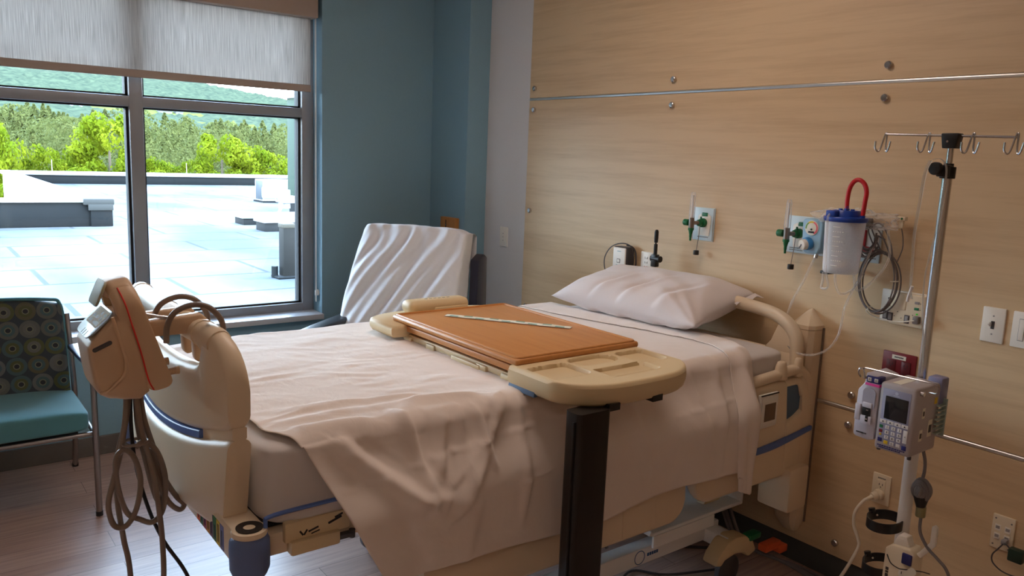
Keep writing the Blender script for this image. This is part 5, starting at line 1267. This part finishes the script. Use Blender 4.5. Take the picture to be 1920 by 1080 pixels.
MB().tube([(BX0-.006, 1.043, 1.066), (BX0-.008, 1.049, 1.076), (BX0-.008, 1.048, 1.088), (BX0-.007, 1.041, 1.090), (BX0-.004, 1.036, 1.080), (BX0-.004, 1.034, 1.067)], .0022, 8, 6).tube([(BX0-.005, 1.036, 1.090), (BX0-.006, 1.028, 1.093), (BX0-.005, .95, 1.093), (BX0-.004, .86, 1.0935), (BX0+.004, .851, 1.088), (BX0+.008, .851, 1.076), (BX0+.016, .858, 1.066), (BX0+.025, .88, 1.062)], .0024, 8, 6).cyl((BX0+.02, .889, 1.055), (BX0+.02, .899, 1.055), .006, n=14).cyl((BX0-.004, 1.036, 1.067), (BX0+.004, 1.03, 1.067), .004).build('carry_rail', M_chrome, ip)
for z, y in ((.888, .985), (.886, .905)): MB().cyl((BX0+.015, y, z-.006), (BX0+.015, y, z+.002), .005, n=12).build('foot', M_dgrey, ip)
# its power cord, wound up in a bundle
MB().tube([(2.07, .905, .89), (2.075, .899, .86), (2.085, .902, .83), (2.085, .904, .812)], .0044, 8, 5).tube([(2.085, .896, .71), (2.085, .895, .675), (2.08, .885, .655), (2.075, .863, .633), (2.07, .835, .618), (2.07, .812, .60), (2.07, .80, .57), (2.07, .797, .5), (2.07, .80, .3), (2.08, .82, .10), (2.12, .86, .02)], .0044, 8, 6).build('power_cord', M_cable, ip)
mb = MB(); random.seed(9)
for k in range(9):
    ph = random.uniform(0, PI); tl = random.uniform(-.5, .5); r1, r2 = .024-.0025*k+random.uniform(-.001, .002), .027-.0026*k+random.uniform(-.001, .002)
    mb.tube([(2.078+.006*math.sin(a+ph)-.0022*k, .899+r1*math.cos(a)*math.cos(tl), .782+r2*math.sin(a)+.008*math.cos(a)*math.sin(tl)) for a in [2*PI*q/10 for q in range(10)]], .0046, 8, 4, closed=True)
wr_ = mb.build('wound_cord', M_cable, ip)
MB().cyl((2.078, .897, .736), (2.078, .899, .765), .0115, .020, n=18).build('cord_strap', M_black, ip)
MB().cyl((2.08, .896, .708), (2.08, .896, .738), .0125, n=18, bev=.003).build('cord_plug', mat('greenish_clear_plug', (138, 132, 92), .3), ip)

# power strip on the stand
st = thing('power_strip', 'white hospital power strip with blue switch mounted on the drip stand pole', 'power strip', (2.09, .925, .3))
sb = MB().prism([(.888, .28), (.888, .605), (.899, .618), (.95, .612), (.966, .598), (.970, .28)], (2.058, 0, 0), (0, 1, 0), (0, 0, 1), .055, .005).build('strip_body', M_ivory, st)
MB().prism([(.905, .612), (.918, .642), (.94, .642), (.953, .610)], (2.07, 0, 0), (0, 1, 0), (0, 0, 1), .03, .003).cyl((2.068, .929, .630), (2.072, .929, .630), .004, n=12).build('end_bracket', M_white, st)
MB().box((2.052, .892, .575), (2.060, .918, .605), .003).build('blue_switch', M_navy, sb)
for z in (.545, .515, .47, .43):
    o = MB().lathe([(0, .003), (.0135, .003), (.0145, 0), (.0145, -.002)], (2.058, .909, z), (-1, 0, 0), 24).build('socket', M_white, sb)
    MB().box((2.0545, .913, z), (2.0555, .915, z+.007)).box((2.0545, .903, z), (2.0555, .905, z+.007)).cyl((2.0545, .909, z-.006), (2.0555, .909, z-.006), .002, n=8).build('contact_slots', M_black, o, smooth=False)
mb = MB()
z = .50
for q in (.008, .006, .009, .005, .008): mb.box((2.0572, .950, z), (2.059, .958, z+q)); z += q+.0025
mb.build('printed_mark', M_dgrey, sb, smooth=False)
MB().tube([(2.05, .955, .585), (2.045, .94, .568), (2.045, .92, .562), (2.045, .905, .565), (2.05, .885, .57), (2.06, .865, .572), (2.06, .845, .575)], .0014, 6, 6).build('tag_string', M_ink, st)
tg = MB().prism([(-.010, -.020), (.010, -.020), (.010, .016), (.004, .022), (-.004, .022), (-.010, .016)], (2.046, .889, .560), V((0, -.80, -.6)), V((.1, .6, -.8)).normalized()*-1, .0008).build('paper_tag', M_paper, st, smooth=False)
MB().prism([(-.004, -.004), (.004, -.004), (.004, .004), (-.004, .004)], (2.05, .862, .653), (1, 0, 0), (0, 1, 0), .001)
MB().prism([(.893, .606), (.885, .615), (.862, .650), (.862, .695), (.855, .700), (.848, .695), (.848, .645), (.880, .598)], (2.075, 0, 0), (0, 1, 0), (0, 0, 1), .012, .002).build('cord_hook', M_white, st)

# cables lying on the floor under the bed head
fcab = thing('floor_cables', 'bundle of grey cables on the floor under the bed head', 'cables', (2.7, 1.75, 0))
for k, dy in enumerate((0, .03, .05)):
    MB().tube([(2.66, 1.98+dy, .33-.02*k), (2.70, 1.93+dy, .18), (2.73, 1.88+dy, .05), (2.76, 1.82+dy*.6, .0085), (2.78, 1.73+dy*.5, .0072), (2.80-.02*k, 1.63-dy, .0072), (2.79-.05*k, 1.52, .0072), (2.73-.1*k, 1.35, .0072), (2.6, 1.1+.05*k, .0072)], .0066, 8, 6).build('cable', M_cable, fcab)
MB().tube([(2.0, 2.2, .008), (2.2, 2.12, .008), (2.4, 2.15, .008), (2.5, 2.05, .008), (2.62, 1.95, .008), (2.74, 1.85, .008)], .006, 8, 6).tube([(1.9, 2.0, .008), (2.05, 1.95, .008), (2.2, 2.0, .008), (2.3, 1.9, .008), (2.55, 1.8, .008)], .005, 8, 6).build('cable', M_dgrey, fcab)

# ------------------------------------------------------------------ outside: roof, plant, trees, hills
ZR = -.4
def roof_mat():
    m = bpy.data.materials.new('roof_membrane'); nt, N, L, P = nodes(m)
    tc = N.new('ShaderNodeTexCoord'); nz = N.new('ShaderNodeTexNoise'); nz.inputs['Scale'].default_value = .45; nz.inputs['Detail'].default_value = 8
    mp = N.new('ShaderNodeMapping'); mp.inputs['Scale'].default_value = (1, .45, 1); L.new(tc.outputs['Object'], mp.inputs[0]); L.new(mp.outputs[0], nz.inputs['Vector'])
    br = N.new('ShaderNodeTexBrick'); br.inputs['Scale'].default_value = .16; br.inputs['Mortar Size'].default_value = .006; br.inputs['Color1'].default_value = (.104, .106, .108, 1); br.inputs['Color2'].default_value = (.092, .096, .10, 1); br.inputs['Mortar'].default_value = (.05, .054, .058, 1); L.new(tc.outputs['Object'], br.inputs['Vector'])
    cr = N.new('ShaderNodeValToRGB'); cr.color_ramp.elements[0].position = .35; cr.color_ramp.elements[0].color = (.45, .52, .56, 1); cr.color_ramp.elements[1].position = .62
    L.new(nz.outputs['Fac'], cr.inputs[0]); mx = N.new('ShaderNodeMix'); mx.data_type = 'RGBA'; mx.blend_type = 'MULTIPLY'; mx.inputs[0].default_value = 1
    L.new(br.outputs['Color'], mx.inputs[6]); L.new(cr.outputs[0], mx.inputs[7]); L.new(mx.outputs[2], P.inputs['Base Color']); P.inputs['Roughness'].default_value = .9; P.inputs['Specular IOR Level'].default_value = .08; return m
M_roof = roof_mat()
M_cap = mat('parapet_cap_metal', (150, 152, 154), .6, spec=.1, var=.04, scale=1)
M_mem = mat('dark_membrane', (26, 28, 29), .6, spec=.1, var=.12, scale=1.5)
M_pwall = mat('parapet_outer_wall', (110, 100, 98), .7, spec=.1, var=.06, scale=1)
r_ = MB().box((-26, YW+.3, ZR-.3), (40, 20.9, ZR)).box((3.72, 20.9, ZR-.3), (40, 41.5, ZR)); struct(r_.build('roof', M_roof, smooth=False))
struct(MB().box((-26, YW+.3, -9), (40, 20.88, ZR-.31)).box((3.74, 20.88, -9), (40, 41.4, ZR-.31)).build('building_wing', M_pwall, smooth=False))
def parapet(name, lab_, lo, hi, z0, z1, cap_over=.08):
    p = thing(name, lab_, 'parapet', ((lo[0]+hi[0])/2, (lo[1]+hi[1])/2, z0))
    MB().box((lo[0], lo[1], z0), (hi[0], hi[1], z1), .01).build('parapet_wall', M_mem, p)
    MB().box((lo[0]-cap_over, lo[1]-cap_over, z1), (hi[0]+cap_over, hi[1]+cap_over, z1+.16 if hi[0] > 20 else z1+.07), .02).build('cap', M_cap, p)
    return p
parapet('roof_parapet', 'long far roof parapet with dark face and white metal cap', (3.75, 41.0), (40, 41.5), ZR, -.02)
lp = thing('roof_parapet', 'white-capped roof parapet running away from the near dark curb to the far corner', 'parapet', (3.8, 31, ZR))
MB().box((3.68, 20.9, -3), (3.9, 41.0, .02), .01).build('parapet_wall', M_pwall, lp); MB().box((3.6, 20.85, .02), (4.0, 41.1, .16), .02).build('cap', M_cap, lp)
npar = thing('roof_curb', 'near dark roof curb with white cap at the left of the window view', 'curb', (-8, 20.9, ZR))
MB().box((-26, 20.75, ZR), (3.72, 21.2, .16), .02).box((3.55, 20.68, ZR), (4.02, 21.3, .12), .02).build('curb_wall', M_mem, npar)
MB().box((-26.1, 20.68, .16), (3.8, 21.3, .235), .02).build('cap', M_cap, npar)
MB().box((3.4, 20.66, .10), (4.06, 21.35, .25), .03).box((3.5, 20.64, -.02), (4.03, 20.70, .12), .01).build('corner_flashing', mat('grey_flashing', (58, 58, 56), .6, spec=.1), npar)
hv = thing('rooftop_unit', 'white boxy rooftop unit near the far parapet', 'rooftop unit', (11.2, 29, ZR))
MB().box((10.5, 28.4, ZR+.05), (14.5, 29.3, .42), .03).build('cabinet', M_cap, hv); MB().box((10.45, 28.36, ZR), (14.5, 29.3, ZR+.06)).build('base', M_mem, hv)
MB().box((10.498, 28.5, ZR+.1), (10.51, 29.2, .38), .003).build('side_panel', mat('light_steel_panel', (80, 84, 88), .4, spec=.1, metal=.3), hv)
ah = thing('air_handler', 'tall pale green air handler standing on the roof behind the window jamb', 'air handler', (11, 23, ZR))
MB().box((9.06, 21.95, .1), (13.5, 22.6, 3.02), .03).build('cabinet', mat('pale_green_metal', (58, 69, 60), .75, spec=.1, metal=0, var=.04, scale=1), ah)
MB().box((9.1, 22.0, ZR), (13.4, 22.55, .1)).build('base', M_mem, ah); MB().box((9.0, 21.9, 2.98), (13.6, 22.65, 3.08), .02).build('cap', M_cap, ah)
mb = MB().cyl((8.45, 21.3, -.05), (8.45, 21.3, .45), .16).box((8.25, 21.0, .1), (8.7, 21.5, .3), .05).tube([(8.15, 21.2, .30), (8.3, 21.1, .1), (8.2, 21.0, -.1), (8.05, 20.9, -.3)], .04, 8, 5).box((7.8, 21.0, .22), (8.15, 21.3, .55), .06)
mb.build('conduit', M_cap, ah)
for nm, lo, hi, zt, l_ in (('equipment_curb', (6.99, 20.35), (9.6, 21.0), -.13, 'low flat equipment curb on the roof under the air handler pipes'), ('equipment_curb', (6.90, 18.6), (9.6, 19.2), -.09, 'nearer low equipment curb on the roof behind the dark vent duct')):
    e_ = thing(nm, l_, 'curb', ((lo[0]+hi[0])/2, (lo[1]+hi[1])/2, ZR))
    MB().box((lo[0], lo[1], ZR), (hi[0], hi[1], zt-.1), .01).build('curb_wall', mat('grey_curb', (38, 39, 39), .6, spec=.1), e_); MB().box((lo[0]-.05, lo[1]-.05, zt-.1), (hi[0], hi[1]+.05, zt), .01).build('cap', M_cap, e_)
vd = thing('vent_duct', 'dark square vent duct standing on the near roof at the right of the window view', 'duct', (4.78, 11.9, ZR))
MB().box((4.66, 11.78, ZR), (4.86, 11.98, .42), .01).build('duct', mat('galvanised_duct', (34, 33, 31), .5, spec=.1, var=.15, scale=6), vd); MB().box((4.65, 11.77, .38), (4.87, 11.99, .445), .01).build('duct_cap', mat('weathered_cap', (70, 66, 58), .6, spec=.1), vd)
MB().box((4.55, 11.72, ZR), (4.97, 12.05, ZR+.04), .02).cyl((4.58, 11.95, ZR), (4.58, 11.95, ZR+.18), .05).cyl((4.93, 11.95, ZR), (4.93, 11.95, ZR+.2), .05).build('duct_base', M_mem, vd)
for x, y, l_ in ((2.9, 41.2, ''), ): pass
for x, l_ in ((5.6, 'thin lightning rod on the left end of the far parapet'), (11.4, 'thin lightning rod on the far parapet near the middle'), (17.0, 'thin lightning rod on the far parapet at its right')):
    tag(MB().cyl((x, 41.25, .13), (x, 41.25, .65), .018, n=6).build('lightning_rod', M_steel, base=(x, 41.25, .13)), l_, 'lightning rod')

# terrain
def hz(x, y):
    z = -9+smst(60, 330, y)*14+smst(300, 620, y)*12
    z += smst(560, 1050, y)*(74-smst(120, 420, x)*30-smst(380, 900, x)*18+smst(100, -300, x)*22)*(1+.12*noise.noise(V((x/170, y/200, 0))))
    return z
def hills_mat():
    m = bpy.data.materials.new('wooded_hills'); nt, N, L, P = nodes(m)
    tc = N.new('ShaderNodeTexCoord'); nz = N.new('ShaderNodeTexNoise'); nz.inputs['Scale'].default_value = .16; nz.inputs['Detail'].default_value = 10; nz.inputs['Roughness'].default_value = .7; L.new(tc.outputs['Object'], nz.inputs['Vector'])
    cr = N.new('ShaderNodeValToRGB'); e = cr.color_ramp.elements; e[0].position = .35; e[0].color = (.024, .033, .024, 1); e[1].position = .7; e[1].color = (.060, .074, .044, 1)
    L.new(nz.outputs['Fac'], cr.inputs[0]); L.new(cr.outputs[0], P.inputs['Base Color']); P.inputs['Roughness'].default_value = .95; P.inputs['Specular IOR Level'].default_value = 0; return m
def in_meadow(x, y): return ((x-155)/19)**2+((y-480)/42)**2 < 1 or ((x-152)/40)**2+((y-650)/34)**2 < 1
def hill(u, v):
    y = 42+1300*v**1.7; x = -500+1900*u
    if y < 120: x = -500+1900*u
    z = hz(x, y)
    p = V((x/9, y/14, 0)); bump = abs(noise.noise(p))*5.5+abs(noise.noise(p*2.3))*2.5
    z += bump*smst(330, 480, y)*(0 if in_meadow(x, y) else 1)
    return V((x, y, z))
M_farm = mat('grey_white_boards', (118, 118, 116), .8, var=.05, scale=1, spec=0)
M_field = mat('meadow_grass', (80, 86, 44), .9, var=.1, scale=.05, spec=0)
hl = MB().grid(hill, 420, 190).build('ground_terrain', [hills_mat(), M_field], angle=180); struct(hl)
for f in hl.data.polygons:
    if in_meadow(f.center.x, f.center.y): f.material_index = 1
for i, (x, y, w, l_) in enumerate(((166, 655, 9, 'largest white far-off farm building on the meadow'), (176, 655, 5, 'small white far-off shed left of the large farm building'), (104, 645, 7, 'white far-off house among trees seen through the left pane'))):
    h_ = thing('farm_building', l_, 'building', (x, y, hz(x, y))); z = hz(x, y)-.5
    MB().box((x-w/2, y-4, z-12), (x+w/2, y+4, z+1.6)).build('wall', M_farm, h_, smooth=False)
    MB().prism([(-4.6, 1.6), (4.6, 1.6), (0, 3.2)], (x-w/2-.4, y, z), (0, 1, 0), (0, 0, 1), w+.8).build('roof', M_farm, h_, smooth=False)

def leaf_mat(name, a, b):
    m = bpy.data.materials.new(name); m.use_nodes = True; nt = m.node_tree; N, L = nt.nodes, nt.links; P = N['Principled BSDF']
    tc = N.new('ShaderNodeTexCoord'); nz = N.new('ShaderNodeTexNoise'); nz.inputs['Scale'].default_value = 1.6; nz.inputs['Detail'].default_value = 5; L.new(tc.outputs['Object'], nz.inputs['Vector'])
    cr = N.new('ShaderNodeValToRGB'); e = cr.color_ramp.elements; e[0].position = .35; e[0].color = a+(1,); e[1].position = .65; e[1].color = b+(1,); L.new(nz.outputs['Fac'], cr.inputs[0])
    L.new(cr.outputs[0], P.inputs['Base Color']); P.inputs['Roughness'].default_value = .8; P.inputs['Specular IOR Level'].default_value = .1
    tl = N.new('ShaderNodeBsdfTranslucent'); L.new(cr.outputs[0], tl.inputs[0]); mx = N.new('ShaderNodeMixShader'); mx.inputs[0].default_value = .4
    L.new(P.outputs[0], mx.inputs[1]); L.new(tl.outputs[0], mx.inputs[2]); L.new(mx.outputs[0], N['Material Output'].inputs[0]); return m
M_leaf = leaf_mat('bright_leaves', (.085, .120, .003), (.16, .185, .008))
M_leafd = leaf_mat('dark_leaves', (.058, .068, .018), (.108, .116, .036))
M_bark = mat('grey_bark', (92, 80, 66), .9, var=.2, scale=6)
def crown_mesh(name, seed, n, size, clumps, aspect, m):
    rng = random.Random(seed); bm = bmesh.new()
    cl_ = []
    for k in range(clumps):
        h = rng.uniform(-.9, 1); r = math.sqrt(max(0, 1-h*h))*rng.uniform(.45, 1.0) if aspect < 2 else (1-h)*.42*rng.uniform(.3, 1)
        a = rng.uniform(0, 2*PI); cl_.append((V((r*math.cos(a), r*math.sin(a), h*aspect*.8)), rng.uniform(.17, .36) if aspect < 2 else .16+.16*(1-h)/2))
    for k in range(n):
        c, rad = rng.choice(cl_); d = V((rng.gauss(0, 1), rng.gauss(0, 1), rng.gauss(0, 1))).normalized()
        p = c+d*rad*rng.uniform(.75, 1.05); nn = (d+V((rng.gauss(0, .5), rng.gauss(0, .5), rng.gauss(0, .5)))).normalized()
        u = nn.orthogonal().normalized(); w = nn.cross(u); q = rng.uniform(0, PI); u2 = u*math.cos(q)+w*math.sin(q); w2 = nn.cross(u2); s = size*rng.uniform(.6, 1.3)
        bm.faces.new([bm.verts.new(p+u2*s*.9), bm.verts.new(p+w2*s*.5), bm.verts.new(p-u2*s*.9), bm.verts.new(p-w2*s*.5)])
    me = bpy.data.meshes.new(name); bm.to_mesh(me); bm.free(); me.materials.append(m); return me
crowns = [crown_mesh('crown_%d' % k, 20+k, 6500, .066, 30, 1.05, M_leaf) for k in range(3)]
bm = bmesh.new(); bmesh.ops.create_cone(bm, segments=8, radius1=.06, radius2=.025, depth=1, cap_ends=True); trunk_me = bpy.data.meshes.new('trunk'); bm.to_mesh(trunk_me); bm.free(); trunk_me.materials.append(M_bark)
def tree(name, x, y, top, rx, rz, crown, label, group):
    g = -9.5; t = thing(name, label, 'tree', (x, y, g), group)
    c = bpy.data.objects.new('foliage', crown); COL.objects.link(c); c.parent = t; c.location = (0, 0, top-rz*1.05-g); c.scale = (rx, rx, rz); c.rotation_euler = (0, 0, random.uniform(0, 6))
    k = bpy.data.objects.new('trunk', trunk_me); COL.objects.link(k); k.parent = t; H = top-rz*.9-g; k.location = (0, 0, H/2); k.scale = (rx*1.3, rx*1.3, H)
random.seed(21)
bt = [(6.6, 61, .5, 1.5, 1.8, 'low bright green tree right of the one at the left edge'), (9.6, 61, .8, 1.5, 2.0, 'middle-sized bright green tree left of the tallest tree'), (15.9, 61, .1, 1.4, 1.5, 'low bright green tree behind the two small ones by the mullion'), (18.0, 58, -.2, 1.4, 1.3, 'low bright green tree in front of the middle tree of the right pane'), (23.6, 58, .2, 1.3, 1.4, 'low bright green tree in front of the air handler'),
      (5.0, 60, 2.4, 1.9, 3.0, 'bright green tree at the left edge of the window view'), (7.9, 60, 1.3, 1.3, 2.0, 'small bright green tree between the left edge and the tall tree'), (11.6, 60, 3.7, 2.3, 2.9, 'tallest bright green tree, just left of the window mullion'),
      (14.6, 60, .5, 1.2, 1.6, 'small bright green tree just right of the window mullion'), (17.0, 60, .7, 1.3, 1.6, 'low bright green tree left of the second tallest one'), (19.1, 60, 2.6, 2.1, 2.3, 'bright green tree in the middle of the right pane'), (22.2, 60, 1.5, 1.7, 2.2, 'bright green tree near the pale green air handler'),
      (24.6, 60, .8, 1.5, 1.8, 'bright green tree half hidden by the air handler'), (4.9, 56, -.9, 1.5, 2.5, 'low bright green tree below the roof level at the far left'), (9.3, 58, -.1, 1.4, 1.7, 'low bright green tree in front of the tallest tree, left'), (13.0, 57, -.2, 1.4, 1.6, 'low bright green tree under the tall tree, behind the mullion'), (20.8, 57, -.1, 1.4, 1.4, 'low bright green tree between the two trees of the right pane')]
for i, (x, y, top, rx, rz, l_) in enumerate(bt): tree('leafy_tree', x, y, top, rx, rz, crowns[i % 3], l_, 'bright trees behind the roof')
rng = random.Random(8); bm = bmesh.new()
for i in range(150):                       # a dense wood nobody could count: one mass of crowns
    y = rng.uniform(92, 230); k = y/120; x = (4+rng.uniform(0, 1)*52)*k; top = 4.7*k+rng.uniform(-1.4, 1.2)*k-.03*(x/k-8)*k
    rx, rz = rng.uniform(1.5, 2.6)*k, rng.uniform(2.6, 4.6)*k; cone = rng.random() < .55
    for q in range(800):
        h = rng.uniform(-1, 1); a = rng.uniform(0, 2*PI); rr = ((1-h)/2)**.8 if cone else math.sqrt(max(0, 1-h*h))
        rr *= rng.uniform(.7, 1.1)*(1+.25*math.sin(a*3+h*7+i)); p = V((x+rx*rr*math.cos(a), y+rx*rr*math.sin(a), top-rz+rz*h))
        nn = V((math.cos(a)+rng.gauss(0, .5), math.sin(a)+rng.gauss(0, .5), .4+rng.gauss(0, .5))).normalized(); u = nn.orthogonal().normalized(); w_ = nn.cross(u); t_ = rng.uniform(0, PI); u2 = u*math.cos(t_)+w_*math.sin(t_); w2 = nn.cross(u2); sz = .20*k*rng.uniform(.6, 1.4)
        bm.faces.new([bm.verts.new(p+u2*sz), bm.verts.new(p+w2*sz*.6), bm.verts.new(p-u2*sz), bm.verts.new(p-w2*sz*.6)])
me = bpy.data.meshes.new('woodland'); bm.to_mesh(me); bm.free(); me.materials.append(M_leafd)
o = bpy.data.objects.new('woodland', me); COL.objects.link(o); tag(o, 'dense band of olive-green woodland behind the bright trees', 'woodland', kind='stuff')

# ------------------------------------------------------------------ light, world, camera
w = bpy.data.worlds.new('sky'); sc.world = w; w.use_nodes = True; nt = w.node_tree; N, L = nt.nodes, nt.links
bg = N['Background']; tc = N.new('ShaderNodeTexCoord'); sp = N.new('ShaderNodeSeparateXYZ'); L.new(tc.outputs['Generated'], sp.inputs[0])
cr = N.new('ShaderNodeValToRGB'); e = cr.color_ramp.elements; e[0].position = 0; e[0].color = (.86, .94, 1, 1); e[1].position = 1; e[1].color = (.38, .60, 1, 1); q = e.new(.35); q.color = (.62, .80, 1, 1)
L.new(sp.outputs['Z'], cr.inputs[0]); L.new(cr.outputs[0], bg.inputs[0]); bg.inputs[1].default_value = 10.5
sun = bpy.data.lights.new('sun', 'SUN'); sun.energy = 4.0; sun.angle = .009; sun.color = (1, .96, .88); so = bpy.data.objects.new('sun', sun); COL.objects.link(so)
so.rotation_euler = V((.55, -.10, .83)).to_track_quat('Z', 'Y').to_euler()
# recessed ceiling lights of the room (behind and above the photographer)
def emis(name, col, s):
    m = bpy.data.materials.new(name); m.use_nodes = True; P = m.node_tree.nodes['Principled BSDF']; P.inputs['Emission Color'].default_value = col+(1,); P.inputs['Emission Strength'].default_value = s; P.inputs['Base Color'].default_value = (.8, .8, .8, 1); return m
for i, (x, y, s, l_) in enumerate(((-.9, -.9, 2.2, 'recessed warm ceiling light near the back wall'), (1.45, 2.1, 4.4, 'recessed ceiling light over the hospital bed'))):
    cl2 = thing('ceiling_light', l_, 'ceiling light', (x, y, ZC))
    MB().box((x-.62, y-.32, ZC-.02), (x+.62, y+.32, ZC+.001)).build('frame', M_whitem, cl2); MB().box((x-.58, y-.28, ZC-.024), (x+.58, y+.28, ZC-.019)).build('diffuser', emis('warm_diffuser', (1, .79, .66), s), cl2, smooth=False)

cam = bpy.data.cameras.new('camera'); co_ = bpy.data.objects.new('camera', cam); COL.objects.link(co_); sc.camera = co_
cam.sensor_width = 36; cam.lens = 1497/1920*36; cam.clip_end = 3000; cam.clip_start = .05
# right, up and view axes of the photograph's camera in the room's frame
RX, UP, FW = V((.7942, -.6065, .0393)), V((.0683, .1532, .9859)), V((.6039, .7803, -.1624))
FW.normalize(); RX = (RX-FW*RX.dot(FW)).normalized(); UP = RX.cross(FW)
Mc = Matrix((RX, UP, -FW)).transposed().to_4x4(); Mc.translation = V((0, 0, 1.6)); co_.matrix_world = Mc
sc.view_settings.view_transform = 'Standard'; sc.view_settings.look = 'None'; sc.view_settings.gamma = 1; sc.view_settings.use_curve_mapping = False
sc.view_settings.exposure = .95
sc.cycles.use_denoising = True
sc.cycles.max_bounces = 12; sc.cycles.transparent_max_bounces = 24; sc.cycles.diffuse_bounces = 6
sc.cycles.sample_clamp_indirect = 12
